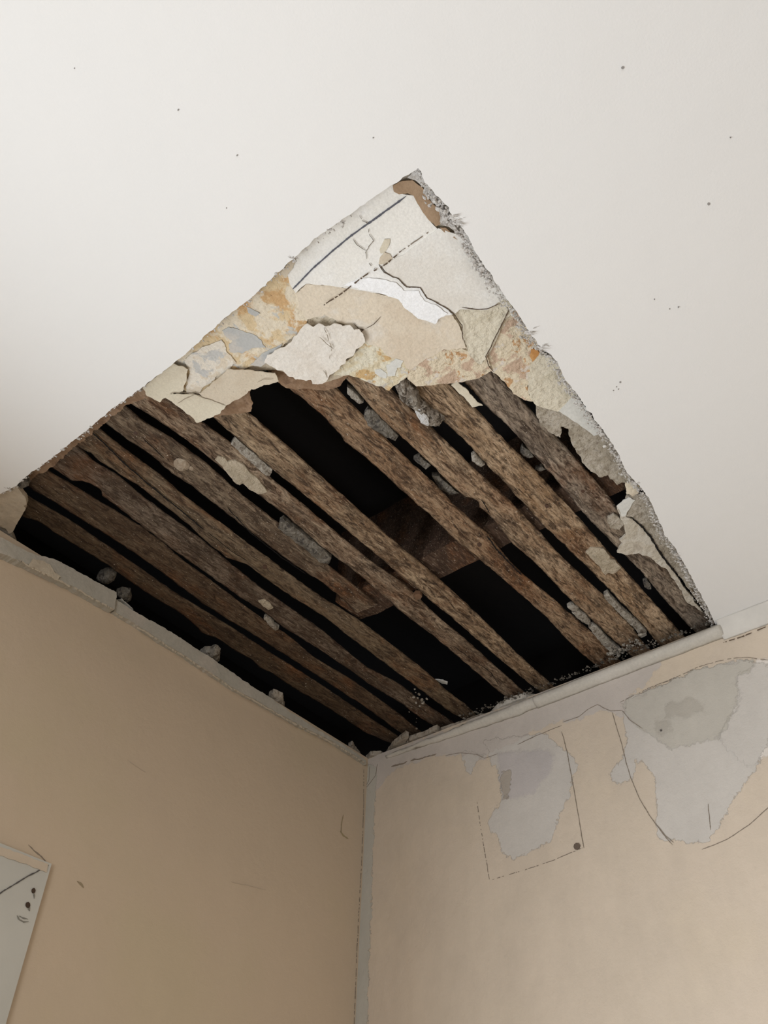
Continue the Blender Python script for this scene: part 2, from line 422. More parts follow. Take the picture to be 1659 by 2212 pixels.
# window in the left wall, only the corner of its architrave is in view
Pc = onL([(104, 1869)])[0]
ax0, az1 = Pc[0], Pc[2]
AW = .085
tr = boxes('trim_1', [(ax0, -.002, .7, ax0+AW, .006, az1), (ax0+AW, -.002, az1-AW, WX1+AW, .006, az1), (WX1, -.002, .7, WX1+AW, .006, az1-AW)], M_GLOSS)
tag(tr, kind='structure')
lplate('paint_band', [(-40, 1817), (0, 1829), (50, 1846), (104, 1867), (101, 1884), (60, 1868), (0, 1848), (-40, 1836)], .0068, .0007, m_plain('beige_overpaint', (.60, .50, .385)), parent=tr, amp=.0008, grid=.004)
ribbon('mitre_crack', onL([(106, 1869), (85, 1880), (60, 1893), (30, 1911), (0, 1930), (-30, 1949)], .0068), (0, 1, 0), .0013, M_LINE, tr, seed=2)
M_SMUT = m_plain('nail_rust', (.07, .045, .03))
M_SMUD = m_plain('nail_smudge', (.25, .235, .20))
for (a, b, r) in ((73, 1924, 4.5), (61, 1955, 5.5)):
    e = lplate('nail_hole', [(a+r*math.cos(t)*.9, b+r*1.2*math.sin(t)) for t in np.linspace(0, 5.6, 9)], .0072, .001, M_SMUT, parent=tr, amp=.0006, grid=.003)
ribbon('smudge', onL([(73, 1928), (74, 1934), (74, 1941)], .0069), (0, 1, 0), .002, M_SMUD, tr)
ribbon('smudge', onL([(60, 1955), (63, 1962), (64, 1968)], .0067), (0, 1, 0), .0045, M_SMUD, tr)
ribbon('smudge', onL([(37, 1977), (42, 1986), (52, 1991), (62, 1990)], .0067), (0, 1, 0), .0016, M_SMUD, tr)
ribbon('smudge', onL([(41, 1978), (50, 1983), (61, 1985)], .0067), (0, 1, 0), .0012, M_SMUD, tr)
wf = boxes('window_1', [(WX0, -.13, WZ0, WX0+.05, -.09, WZ1), (WX1-.05, -.13, WZ0, WX1, -.09, WZ1), (WX0+.05, -.13, WZ0, WX1-.05, -.09, WZ0+.05), (WX0+.05, -.13, WZ1-.05, WX1-.05, -.09, WZ1)], M_GLOSS)
tag(wf, kind='structure')
wb = boxes('fill_frame', [(RX+.03, BY0, BZ0, RX+.08, BY0+.06, BZ1), (RX+.03, BY1-.06, BZ0, RX+.08, BY1, BZ1), (RX+.03, BY0+.06, BZ0, RX+.08, BY1-.06, BZ0+.06), (RX+.03, BY0+.06, BZ1-.06, RX+.08, BY1-.06, BZ1)], M_GLOSS)  # made-up window frame around the added fill lamp
tag(wb, kind='structure')

# ceiling sheet with the torn opening
EDGE_L = [(905, 363), (875, 380), (849, 400), (813, 421), (784, 443), (734, 479), (687, 510), (636, 557), (596, 593), (560, 628), (537, 647), (493, 681), (457, 714), (396, 768), (374, 786), (309, 835), (265, 868), (240, 884), (204, 917), (157, 953), (98, 1000), (51, 1033), (33, 1051), (0, 1067), (-40, 1088), (-120, 1125)]
EDGE_R = [(905, 363), (909, 370), (918, 394), (958, 438), (980, 467), (1005, 503), (1034, 557), (1066, 600), (1095, 647), (1124, 687), (1143, 717), (1170, 751), (1204, 781), (1220, 818), (1252, 860), (1286, 908), (1324, 958), (1355, 1022), (1393, 1062), (1411, 1092), (1434, 1151), (1459, 1186), (1479, 1220), (1495, 1249), (1520, 1296), (1535, 1325), (1549, 1356)]
el = onC(EDGE_L)[:, :2]; er = onC(EDGE_R)[:, :2]
er[-1, 0] = 0.0
seed = 5
L1 = roughen(resample(el, .0025, False), .0011, 160, 3)
R1 = roughen(resample(er, .0022, False), .0014, 200, 4)
R1[:, 0] = np.maximum(R1[:, 0], 0.0)
poly = np.vstack([[(0.0, R1[-1, 1])], R1[::-1], L1[1:], [(el[-1, 0]+.02, 0.0)], [(RX, 0)], [(RX, RY)], [(0, RY)]])
cl = plate('ceiling', poly, AXC, 0, .0095, MC, seg=10, amp=0, grid=.4, bump=0)
tag(cl, kind='structure')
# crumbled gypsum and torn paper along the cut
def crumbs(name, line, n, r0, r1, off, dz, mat, parent, seed, label=None):
    rnd = random.Random(seed); V, Fc = [], []
    L = resample(line, .002, False)
    bm = bmesh.new(); bmesh.ops.create_icosphere(bm, subdivisions=1, radius=1)
    base = [v.co.copy() for v in bm.verts]; fs = [[v.index for v in f.verts] for f in bm.faces]; bm.free()
    for k in range(n):
        p = L[rnd.randrange(len(L))]; r = rnd.uniform(r0, r1)*rnd.uniform(.5, 1)
        c = Vector((p[0]+rnd.gauss(0, off), p[1]+rnd.gauss(0, off), H+dz+rnd.uniform(-.002, .003)))
        sx, sy, sz = rnd.uniform(.5, 1.7), rnd.uniform(.5, 1.5), rnd.uniform(.4, .9); s0 = rnd.random()*50
        o = len(V)
        for b in base:
            k2 = 1+.5*noise.noise(b*1.3+Vector((s0, 0, 0)))
            V.append(tuple(c+Vector((b.x*sx, b.y*sy, b.z*sz))*r*k2))
        Fc += [tuple(i+o for i in f) for f in fs]
    return mesh_obj(name, V, Fc, mat, parent)
nrm_off = np.array([.0, -.0035])
crumbs('torn_gypsum_edge', R1[:]+np.array([-.0022, -.003]), 620, .0006, .0022, .0012, .004, M_EDGE, cl, 3)
crumbs('torn_gypsum_edge', R1[40:]+np.array([-.004, -.006]), 900, .0006, .0019, .0020, .0065, M_FRINGE, cl, 9)
crumbs('torn_gypsum_edge', R1[8:60]+np.array([-.003, -.006]), 160, .001, .003, .0025, .005, M_EDGE, cl, 5)
crumbs('torn_paper_edge', L1[int(len(L1)*.1):int(len(L1)*.42)]+np.array([-.002, 0]), 60, .0005, .0018, .0012, .001, M_EDGE, cl, 7)
crumbs('torn_paper_edge', L1[int(len(L1)*.5):int(len(L1)*.86)]+np.array([-.001, 0]), 110, .0005, .002, .0012, .001, M_EDGE, cl, 8)
def tuft(px, ang, ln, seed, parent=cl, mat=M_EDGE):
    rnd = random.Random(seed); px = (px[0]-5*math.cos(ang)-(4 if px[0] > 905 else 0), px[1]-5*math.sin(ang)+(2 if px[0] > 905 else 4)); p = onC([px])[0]; V, Fc = [], []
    q2 = onC([(px[0]+10*math.cos(ang), px[1]+10*math.sin(ang))])[0]; d = (q2-p); d /= np.linalg.norm(d)
    for k in range(7):
        a = rnd.uniform(-.5, .5); dd = np.array([d[0]*math.cos(a)-d[1]*math.sin(a), d[0]*math.sin(a)+d[1]*math.cos(a), rnd.uniform(-.5, -.15)])
        s = np.array([-dd[1], dd[0], 0])*rnd.uniform(.0006, .0014); b = p+np.array([rnd.gauss(0, .0012), rnd.gauss(0, .0012), .001])
        e = b+dd*ln*rnd.uniform(.5, 1); o = len(V); u = np.array([0, 0, .0006])
        V += [b-s, b+s, e, b-s+u, b+s+u]; Fc += [(o, o+1, o+2), (o+3, o+2, o+4), (o, o+2, o+3), (o+1, o+4, o+2)]
    mesh_obj('torn_paper_tuft', V, Fc, mat, parent)
for i, (px, a, ln) in enumerate([((1146, 714), -.3, .011), ((1172, 747), -.1, .011), ((985, 470), -.2, .012), ((990, 480), .1, .010), ((636, 555), -2.2, .007), ((740, 478), -2.3, .005), ((1380, 1040), -.3, .007),
                                 ((1434, 1150), -.4, .006), ((1466, 1196), -.5, .008), ((1474, 1212), -.3, .007), ((1490, 1245), -.2, .006), ((1493, 1252), -.1, .006), ((1512, 1282), -.1, .006), ((20, 1052), -2.0, .009), ((537, 645), -2.2, .004)]):
    tuft(px, a, ln, i)
M_MARK = m_plain('ceiling_speck', (.30, .28, .26))
for px, r in (((385, 238), 1.8), ((160, 148), 1.5), ((512, 336), 1.6), ((1345, 147), 3), ((1531, 441), 3), ((1447, 668), 1.5), ((1465, 664), 1.4), ((1414, 647), 1.3), ((1340, 826), 2), ((1332, 836), 1.3), ((1336, 841), 1.2), ((1578, 297), 1.5), ((806, 298), 1.3), ((489, 450), 1.3), ((1325, 844), 1.2)):
    cplate('speck', [(px[0]+r*math.cos(t), px[1]+r*math.sin(t)) for t in np.linspace(0, 5.5, 7)], -.0006, .0008, M_MARK, parent=cl, seg=.002, amp=.0002, grid=.003)

# black box over the laths: the floor cavity, its deep shade put into the colour
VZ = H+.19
tag(boxes('cavity_box', [(-.16, -.20, VZ, 1.7, 1.3, VZ+.02), (-.18, -.22, H-.02, -.16, 1.3, VZ), (-.16, -.22, H-.02, 1.7, -.20, VZ), (1.7, -.22, H+.011, 1.72, 1.3, VZ), (-.16, 1.3, H+.011, 1.72, 1.32, VZ)], M_BLACK), kind='structure')

# ------------------------------------------------------------------ joists above the laths
ZL = .022      # underside of the laths above the new ceiling face
ZT = .0048     # lath thickness
def joist(name, xw, w, seed, label, y0=.20, y1=1.25, z0=ZL+ZT+.001, h=.12):
    n = 90; sec = [(0, 0), (.2, 0), (.45, 0), (.7, 0), (1, 0), (1, .5), (1, 1), (0, 1), (0, .5)]
    V, Fc = [], []
    for i in range(n):
        y = y0+(y1-y0)*i/(n-1)
        for a, b in sec:
            p = (xw+w*a, y, H+z0+h*b); k = .0016*fr(p, 25, seed)
            V.append((p[0]+k, p[1], p[2]+(abs(k) if b == 0 else 0)))
    m = len(sec)
    for i in range(n-1):
        for j in range(m):
            Fc.append((i*m+j, i*m+(j+1) % m, (i+1)*m+(j+1) % m, (i+1)*m+j))
    Fc += [tuple(range(m)), tuple(range((n-1)*m, n*m))[::-1]]
    return tag(mesh_obj(name, V, Fc, M_JOIST), label, 'joist')
jx = onC([(1050, 1213), (940, 1255), (832, 1300)], ZL+ZT)[:, 0].mean()
joist('joist', jx, .044, 3, 'dark brown joist crossing above the bare laths, seen through the widest black gap')

# ------------------------------------------------------------------ laths
def lath(lo, up, x0, x1, mat, label, seed, dz=ZL, notch=(), thick=ZT, wob=.0007, endcut=0):
    A = onC(lo, dz)[:, :2]; B = onC(up, dz)[:, :2]
    def ev(P, x):
        P = P[np.argsort(P[:, 0])]; s = (P[-1, 1]-P[0, 1])/(P[-1, 0]-P[0, 0])
        y = np.interp(x, P[:, 0], P[:, 1])
        y = np.where(x < P[0, 0], P[0, 1]+(x-P[0, 0])*s, y); return np.where(x > P[-1, 0], P[-1, 1]+(x-P[-1, 0])*s, y)
    n = int((x1-x0)/.0028); xs = np.linspace(x0, x1, n); ya, yb = ev(A, xs), ev(B, xs)
    # smooth the traced outline a little
    k = np.ones(7)/7
    ya = np.convolve(np.pad(ya, 3, 'edge'), k, 'valid'); yb = np.convolve(np.pad(yb, 3, 'edge'), k, 'valid')
    sec = [(t, 0) for t in np.linspace(0, 1, 13)] + [(.985, .35), (.94, .7), (.88, 1), (.66, 1), (.33, 1), (.12, 1), (.06, .7), (.015, .35)]
    m = len(sec); V = []; Fc = []
    for i, x in enumerate(xs):
        a = ya[i]+.0009*fr((x, seed, 0), 90, seed); b = yb[i]+.0008*fr((x, seed+9, 0), 90, seed+2)
        for nx, nr, nd in notch:
            d = abs(x-nx)/nr
            if d < 1: a += nd*math.sqrt(1-d*d)
        for t, h in sec:
            y = a+(b-a)*t; z = h*thick
            if h == 0:
                e = min(t, 1-t); z += .0016*math.exp(-e*16) + wob*fr((x*.35, y, 0), 150, seed)+.5*wob*fr((x*.3, y, 0), 500, seed+4, 3)
            elif t < .2 or t > .8: y += .0008*fr((x, h*.02, t), 120, seed+6)*h
            V.append((x+endcut*(t-.5), y, H+dz+z))
    for i in range(n-1):
        for j in range(m):
            Fc.append((i*m+j, i*m+(j+1) % m, (i+1)*m+(j+1) % m, (i+1)*m+j))
    Fc += [tuple(range(m)), tuple(range((n-1)*m, n*m))[::-1]]
    return tag(mesh_obj('lath', V, Fc, mat, None, True), label, 'lath', 'split wooden laths bared in the ceiling opening')
def xat(px, dz=ZL): return float(onC([px], dz)[0, 0])
A1, A2 = (.155, .092, .05), (.27, .18, .11)
MW = [m_wood('lath_wood_%d' % i, a, b, hz=h, seed=i*3.1+1, haze=hc) for i, (a, b, h, hc) in enumerate([  # wood set darker near the left wall, shade across the opening as colour
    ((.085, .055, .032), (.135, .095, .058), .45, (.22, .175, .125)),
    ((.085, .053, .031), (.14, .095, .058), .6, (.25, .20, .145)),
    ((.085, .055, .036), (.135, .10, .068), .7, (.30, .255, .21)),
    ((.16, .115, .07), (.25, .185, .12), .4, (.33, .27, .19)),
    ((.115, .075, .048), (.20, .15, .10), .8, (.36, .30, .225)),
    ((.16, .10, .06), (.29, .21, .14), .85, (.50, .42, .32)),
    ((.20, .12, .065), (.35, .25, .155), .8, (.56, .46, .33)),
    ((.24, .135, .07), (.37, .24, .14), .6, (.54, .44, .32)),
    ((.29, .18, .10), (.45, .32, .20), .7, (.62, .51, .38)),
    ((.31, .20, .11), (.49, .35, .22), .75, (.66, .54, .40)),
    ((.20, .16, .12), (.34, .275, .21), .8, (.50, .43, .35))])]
LATHS = [
 ([(45, 1118), (78, 1125), (125, 1157), (230, 1221), (260, 1244), (327, 1289), (390, 1327), (424, 1354), (439, 1374), (462, 1376), (500, 1403), (545, 1427), (561, 1446), (575, 1449), (645, 1494), (717, 1536), (790, 1585), (841, 1606)],
  [(58, 1072), (110, 1101), (163, 1133), (200, 1159), (299, 1226), (381, 1284), (500, 1356), (572, 1404), (645, 1449), (717, 1496), (790, 1546), (854, 1588)], 0,
  'dark lath nearest the left wall, bordering the widest black slot there'),
 ([(58, 1054), (118, 1087), (181, 1128), (218, 1150), (290, 1197), (345, 1235), (435, 1304), (500, 1345), (554, 1377), (608, 1411), (663, 1447), (735, 1494), (790, 1530), (859, 1581)],
  [(101, 1016), (163, 1053), (235, 1096), (300, 1136), (354, 1175), (390, 1208), (435, 1240), (500, 1289), (563, 1335), (627, 1377), (681, 1424), (753, 1465), (800, 1498), (854, 1537), (899, 1574)], 1,
  'second lath from the left wall, brown with a small grey plaster scrap on its edge'),
 ([(108, 1009), (154, 1040), (190, 1064), (215, 1069), (272, 1112), (345, 1168), (400, 1208), (463, 1253), (527, 1298), (572, 1325), (608, 1355), (681, 1400), (753, 1447), (808, 1487), (863, 1518), (899, 1547), (940, 1572)],
  [(155, 953), (208, 1002), (254, 1027), (308, 1074), (363, 1114), (435, 1166), (490, 1212), (563, 1271), (635, 1320), (700, 1366), (790, 1442), (863, 1478), (917, 1521), (971, 1556)], 2,
  'third lath from the left wall, dark, with a bite out of its upper end'),
 ([(166, 966), (200, 984), (217, 1000), (290, 1046), (363, 1101), (403, 1132), (445, 1172), (498, 1213), (523, 1215), (563, 1244), (613, 1280), (663, 1311), (708, 1340), (750, 1375), (800, 1411), (881, 1472), (971, 1539), (1010, 1562)],
  [(208, 922), (272, 973), (345, 1027), (400, 1074), (490, 1141), (581, 1208), (653, 1262), (700, 1295), (778, 1342), (845, 1393), (917, 1449), (971, 1498), (1005, 1522), (1032, 1549)], 3,
  'fourth lath from the left wall, smooth light brown with a long dark split'),
 ([(229, 917), (272, 951), (327, 986), (368, 1022), (417, 1054), (463, 1090), (518, 1134), (581, 1181), (635, 1222), (700, 1263), (738, 1293), (772, 1328)],
  [(269, 877), (308, 910), (363, 942), (435, 993), (508, 1058), (581, 1116), (608, 1137), (690, 1209), (750, 1254), (812, 1304)], 4,
  'short knotty lath with a pale oval knot, broken off over the black gap'),
 ([(272, 868), (298, 884), (345, 912), (400, 951), (463, 1001), (489, 1022), (557, 1070), (608, 1108), (708, 1193), (781, 1247), (832, 1293), (881, 1335), (940, 1378), (990, 1421), (1045, 1468), (1090, 1505)],
  [(350, 848), (434, 912), (498, 957), (581, 1030), (653, 1089), (700, 1129), (745, 1168), (817, 1225), (872, 1262), (935, 1324), (1000, 1377), (1081, 1450), (1137, 1500)], 5,
  'rough lath carrying a cream plaster patch below the large flaking tongue'),
 ([(458, 903), (508, 945), (588, 1015), (654, 1068), (727, 1130), (781, 1173), (853, 1235), (918, 1289), (990, 1348), (1063, 1412), (1148, 1482)],
  [(500, 862), (534, 890), (581, 930), (635, 977), (700, 1036), (781, 1108), (871, 1188), (908, 1216), (965, 1266), (1045, 1341), (1117, 1413), (1162, 1453), (1193, 1480)], 6,
  'rough fibrous lath along the lower side of the widest black gap'),
 ([(600, 822), (615, 834), (653, 863), (696, 900), (737, 943), (748, 962), (761, 968), (799, 998), (853, 1048), (900, 1090), (927, 1112), (981, 1166), (1042, 1215), (1108, 1271), (1181, 1336), (1235, 1394), (1258, 1415), (1291, 1442)],
  [(715, 828), (750, 863), (813, 928), (885, 998), (931, 1038), (985, 1096), (1054, 1155), (1100, 1212), (1127, 1240), (1181, 1283), (1240, 1334), (1295, 1381), (1335, 1424)], 7,
  'reddish brown lath along the upper side of the widest black gap'),
 ([(740, 812), (750, 822), (786, 865), (831, 914), (858, 939), (913, 986), (967, 1042), (1003, 1075), (1060, 1116), (1108, 1177), (1163, 1224), (1217, 1282), (1271, 1333), (1331, 1390), (1352, 1408)],
  [(800, 800), (853, 849), (931, 923), (985, 975), (1013, 1004), (1090, 1072), (1163, 1148), (1217, 1208), (1304, 1287), (1367, 1357), (1392, 1392)], 8,
  'lath with the rough lime lump hanging on its upper end'),
 ([(880, 830), (904, 858), (960, 914), (1003, 952), (1054, 1008), (1108, 1064), (1163, 1125), (1184, 1145), (1253, 1213), (1260, 1218), (1332, 1292), (1387, 1350), (1426, 1397)],
  [(975, 832), (1025, 880), (1090, 952), (1152, 1013), (1217, 1084), (1260, 1130), (1332, 1213), (1405, 1294), (1481, 1379)], 9,
  'light brown lath with one cream plaster patch near its lower end'),
 ([(1005, 830), (1047, 876), (1103, 927), (1154, 986), (1199, 1035), (1235, 1078), (1260, 1110), (1314, 1166), (1387, 1238), (1441, 1303), (1504, 1370)],
  [(1065, 798), (1120, 858), (1212, 954), (1296, 1050), (1332, 1095), (1405, 1185), (1480, 1272), (1531, 1334), (1545, 1352)], 10,
  'broad grey-brown lath farthest from the left wall, partly under grey plaster')]
lath_objs = []
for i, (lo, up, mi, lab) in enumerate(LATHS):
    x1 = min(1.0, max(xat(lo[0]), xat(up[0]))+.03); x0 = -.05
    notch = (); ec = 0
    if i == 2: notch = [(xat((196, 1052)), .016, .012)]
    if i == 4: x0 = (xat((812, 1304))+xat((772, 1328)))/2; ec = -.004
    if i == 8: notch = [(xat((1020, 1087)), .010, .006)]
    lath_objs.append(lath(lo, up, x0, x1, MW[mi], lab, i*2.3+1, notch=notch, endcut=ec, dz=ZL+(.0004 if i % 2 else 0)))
M_KNOT = m_old('knot_wood', [(.36, .28, .20), ((.44, .36, .27), .5), ((.20, .145, .09), .62)], 120, .06, .002, 300, seed=31)
def knot(o, px, rx, ry, ang, mat, name='knot', dome=.0012):
    P = [(px[0]+rx*math.cos(t)*math.cos(ang)-ry*math.sin(t)*math.sin(ang), px[1]+rx*math.cos(t)*math.sin(ang)+ry*math.sin(t)*math.cos(ang)) for t in np.linspace(0, 2*math.pi, 14)[:-1]]
    cplate(name, P, ZL-.0003, .004, mat, parent=o, amp=.0008, seg=.002, grid=.003, dome=dome, drad=.003)
knot(lath_objs[4], (392, 1004), 18, 13, .35, M_KNOT, dome=.0028)
knot(lath_objs[4], (413, 1012), 5, 4, .3, M_KNOT)
M_NAIL = m_plain('rusty_nail', (.08, .045, .03), rough=.5)
for i, px in ((9, (1181, 1094)), (10, (1260, 1061)), (9, (913, 899)), (7, (1035, 1177)), (3, (572, 1225)), (4, (294, 936))):
    knot(lath_objs[i], px, 4.5, 4, 0, M_NAIL, 'nail_head', .0006)
def split(o, pts, w, seed): ribbon('split', onC(pts, ZL-.0012), (0, 0, 1), w, M_BLACK, o, seed=seed, amp=.0008)
split(lath_objs[3], [(200, 935), (225, 958), (272, 1003), (320, 1045), (363, 1080), (400, 1110), (440, 1143)], .0022, 3)
split(lath_objs[3], [(450, 1150), (500, 1190), (535, 1212)], .0010, 4)
split(lath_objs[4], [(308, 945), (330, 966), (355, 990)], .0012, 5)
split(lath_objs[4], [(490, 1095), (540, 1150), (610, 1205), (660, 1240)], .0014, 6)
split(lath_objs[7], [(1052, 1157), (1080, 1195), (1110, 1225), (1128, 1243)], .0022, 7)
split(lath_objs[8], [(1040, 1080), (1060, 1110)], .0012, 8)
split(lath_objs[5], [(980, 1395), (1020, 1425), (1060, 1452), (1075, 1475)], .0010, 9)

# ------------------------------------------------------------------ old plaster left on the laths
C_W = (.80, .79, .76)
M_WHITE = m_old('old_white_distemper', [(.80, .775, .715), ((.84, .83, .80), .52), ((.74, .70, .62), .66)], 9, .06, .0005, 220, seed=1)
M_CREAM = m_old('old_cream_distemper', [(.77, .745, .69), ((.72, .68, .61), .54), ((.82, .81, .77), .62)], 10, .08, .0006, 200, seed=2)
M_BRIGHT = m_old('old_bright_white', [(.90, .90, .895), ((.86, .86, .85), .6)], 20, .05, .0007, 200, seed=3)
M_BEIGE = m_old('old_beige_distemper', [(.71, .62, .49), ((.67, .57, .44), .55), ((.73, .68, .60), .6)], 14, .06, .0010, 180, seed=4)
M_ROUGHC = m_old('old_rough_cream', [(.72, .63, .48), ((.64, .54, .40), .5), ((.78, .73, .64), .62)], 26, .04, .0038, 160, pits=.25, seed=5)
M_PALEFL = m_old('pale_peeling_paint', [(.73, .67, .585), ((.78, .735, .66), .5)], 20, .06, .0013, 150, seed=6)
M_YELLOW = m_old('yellow_plaster', [(.76, .66, .46), ((.66, .45, .22), .56), ((.82, .76, .60), .53), ((.66, .62, .55), .62)], 40, .02, .0032, 160, pits=.3, seed=7)
M_YEL2 = m_old('ochre_plaster', [(.70, .55, .34), ((.62, .40, .20), .56), ((.76, .67, .52), .52), ((.58, .56, .51), .61)], 26, .025, .0022, 140, pits=.35, seed=8)
M_ORANGE = m_old('pinkish_orange_plaster', [(.64, .47, .34), ((.80, .69, .51), .47), ((.60, .36, .18), .60), ((.76, .68, .58), .60)], 44, .02, .0036, 170, pits=.4, seed=9)
M_CRMRGH = m_old('cream_rough_plaster', [(.78, .71, .56), ((.71, .64, .49), .55)], 30, .04, .0038, 150, pits=.2, seed=10)
M_PALEG = m_old('pale_grey_paint', [(.66, .655, .605), ((.70, .69, .64), .5)], 20, .05, .0005, 150, seed=11)
M_BLUEG = m_old('blue_grey_paint', [(.47, .47, .45), ((.54, .51, .46), .55)], 30, .03, .0006, 150, seed=12)
M_GREYP = m_old('grey_lime_plaster', [(.46, .40, .31), ((.56, .50, .41), .5), ((.33, .28, .21), .60)], 60, .05, .0045, 170, pits=.5, fleck=.4, seed=13)
M_BUFF = m_old('buff_paper_flake', [(.62, .54, .42), ((.57, .48, .36), .55)], 22, .06, .0006, 220, pits=.3, seed=14)
M_BUFF2 = m_old('pale_buff_flake', [(.66, .60, .47), ((.60, .53, .41), .6)], 22, .06, .0005, 220, pits=.15, seed=15)
M_BRN = m_old('brown_paper_backing', [(.25, .155, .09), ((.33, .22, .14), .52), ((.19, .115, .07), .6)], 60, .05, .0012, 200, seed=16)
M_BRP = m_old('brown_glue_patch', [(.37, .255, .16), ((.32, .215, .13), .55)], 25, .06, .0008, 200, seed=17)
M_NIB = m_old('grey_lime_nib', [(.17, .15, .12), ((.26, .235, .195), .52), ((.08, .07, .06), .56)], 110, .05, .004, 260, pits=.5, fleck=.5, seed=18)
M_NIBW = m_old('pale_lime_nib', [(.38, .34, .28), ((.52, .48, .41), .54), ((.20, .165, .125), .57)], 110, .05, .004, 260, pits=.5, fleck=.5, seed=19)
M_BUFFP = m_old('buff_lime_patch', [(.52, .44, .32), ((.60, .51, .38), .5)], 60, .05, .0040, 260, pits=.6, seed=20)
M_LEDGE = m_old('dusty_ledge_plaster', [(.36, .31, .25), ((.44, .39, .32), .5), ((.20, .165, .125), .60)], 50, .05, .0026, 160, pits=.3, seed=21)
M_TRIM = m_old('painted_plaster_strip', [(.47, .44, .375), ((.52, .47, .40), .58)], 12, .05, .0008, 120, seed=22)
M_TRIM2 = m_old('painted_cornice', [(.52, .485, .42), ((.57, .53, .465), .55)], 12, .06, .0006, 120, seed=23)

def piece(name, px, dz, mat, label, cat, thick=.0012, group=None, **k):
    return tag(cplate(name, px, dz, thick, mat, **k), label, cat, group)
G_PL = 'old plaster and paint pieces still on the ceiling'
# farthest from the eye first; each next one lies on the one before
piece('brown_backing', [(320, 822), (322, 858), (300, 866), (275, 872), (262, 885), (236, 905), (205, 932), (170, 958), (150, 975), (120, 1003), (75, 1032), (40, 1046), (10, 1040), (60, 1005), (130, 950), (200, 890), (290, 820)], .0200, M_BRN,
      'narrow strip of dark brown backing along the upper left edge of the opening', 'plaster', .001, amp=.0022)
piece('brown_backing', [(585, 800), (600, 825), (618, 838), (640, 842), (655, 838), (700, 845), (736, 834), (752, 810), (760, 795), (700, 780)], .0185, M_BRN,
      'thin brown scrap hanging below the pale peeling flake at the middle', 'plaster', .0008, amp=.0012)
piece('brown_backing', [(470, 850), (460, 901), (490, 897), (515, 893), (541, 889), (546, 872), (540, 856), (543, 843), (517, 850)], .0192, M_BRN,
      'small brown scrap beside the large buff tongue', 'plaster', .0008, amp=.0018)
base1 = piece('plaster_backing', [(895, 340), (930, 375), (1000, 470), (1080, 610), (1115, 665), (1103, 668), (1085, 705), (1056, 770), (1052, 800), (1026, 818), (998, 823), (960, 828), (900, 833), (884, 815), (853, 830), (838, 838), (811, 830), (781, 815), (755, 808), (735, 815), (700, 828), (650, 815), (600, 800), (540, 800), (470, 780), (400, 850), (330, 830), (330, 800), (560, 600), (700, 480), (850, 380)], .0160, M_ROUGHC,
      'rough cream plaster behind the white painted layer at the top of the opening', 'plaster', .0030, amp=.001, grid=.012)
piece('plaster_strip', [(600, 570), (632, 575), (640, 610), (648, 650), (665, 690), (660, 705), (625, 735), (590, 765), (560, 785), (520, 800), (480, 830), (440, 850), (402, 849), (380, 800), (370, 780), (430, 720), (520, 640)], .0145, M_YEL2,
      'ochre plaster strip with grey streaks along the upper left edge', 'plaster', .0014, group=None)
piece('grey_paint_patch', [(540, 790), (560, 770), (590, 750), (610, 742), (600, 760), (580, 780), (562, 792)], .0136, M_BLUEG,
      'small blue-grey wedge beside the pale peeling flake', 'paint patch', .0008, amp=.0014)
piece('grey_paint_patch', [(478, 712), (495, 706), (520, 716), (545, 722), (566, 737), (572, 748), (545, 752), (520, 765), (497, 762), (492, 745), (502, 738), (488, 728)], .0138, M_BLUEG,
      'jagged blue-grey patch on the ochre strip at the upper left edge', 'paint patch', .0006, amp=.0022)
piece('grey_paint_patch', [(533, 663), (545, 668), (562, 678), (552, 684), (537, 676)], .0139, M_BLUEG,
      'tiny blue-grey patch higher up on the ochre strip', 'paint patch', .0005, amp=.001)
piece('paint_patch', [(399, 775), (443, 746), (460, 742), (475, 734), (484, 745), (490, 757), (497, 772), (512, 784), (500, 792), (486, 806), (471, 811), (458, 824), (443, 833), (428, 851), (403, 848), (406, 825), (410, 804)], .0134, m_old('smeared_cream', [(.76, .70, .60), ((.70, .61, .48), .54), ((.55, .54, .51), .585)], 45, .025, .0014, 200, seed=35),
      'cream patch with grey smears at the lower end of the ochre strip', 'paint patch', .0008, amp=.0022)
piece('yellow_plaster', [(718, 809), (736, 785), (762, 770), (788, 734), (824, 748), (843, 768), (869, 774), (884, 798), (879, 814), (853, 833), (840, 843), (811, 833), (781, 820), (752, 809), (735, 812)], .0145, M_YELLOW,
      'yellow plaster patch with small grey scabs at the middle of the broken edge', 'plaster', .0018)
for k, P in enumerate([[(810, 800), (822, 797), (834, 806), (836, 818), (822, 815), (812, 808)], [(834, 790), (850, 786), (858, 796), (852, 812), (838, 812)], [(843, 785), (855, 775), (869, 779), (866, 792), (856, 797)]]):
    piece('paint_scab', P, .0137, M_PALEG, ['leftmost of three grey scabs on the yellow plaster', 'middle one of three grey scabs on the yellow plaster', 'uppermost of three grey scabs on the yellow plaster'][k], 'paint patch', .0008, amp=.001)
piece('orange_plaster', [(882, 794), (908, 779), (944, 760), (980, 747), (1012, 757), (1039, 783), (1052, 770), (1063, 801), (1026, 820), (998, 825), (960, 830), (900, 835), (880, 817)], .0146, M_ORANGE,
      'pinkish orange plaster with a smooth lower rim above the light brown laths', 'plaster', .0020)
piece('orange_plaster', [(1098, 655), (1125, 664), (1150, 712), (1175, 760), (1149, 789), (1143, 812), (1138, 844), (1155, 867), (1133, 865), (1111, 850), (1088, 826), (1064, 802), (1050, 770), (1072, 725), (1090, 688)], .0162, M_ORANGE,
      'orange and pink plaster strip along the right edge of the opening', 'plaster', .0020)
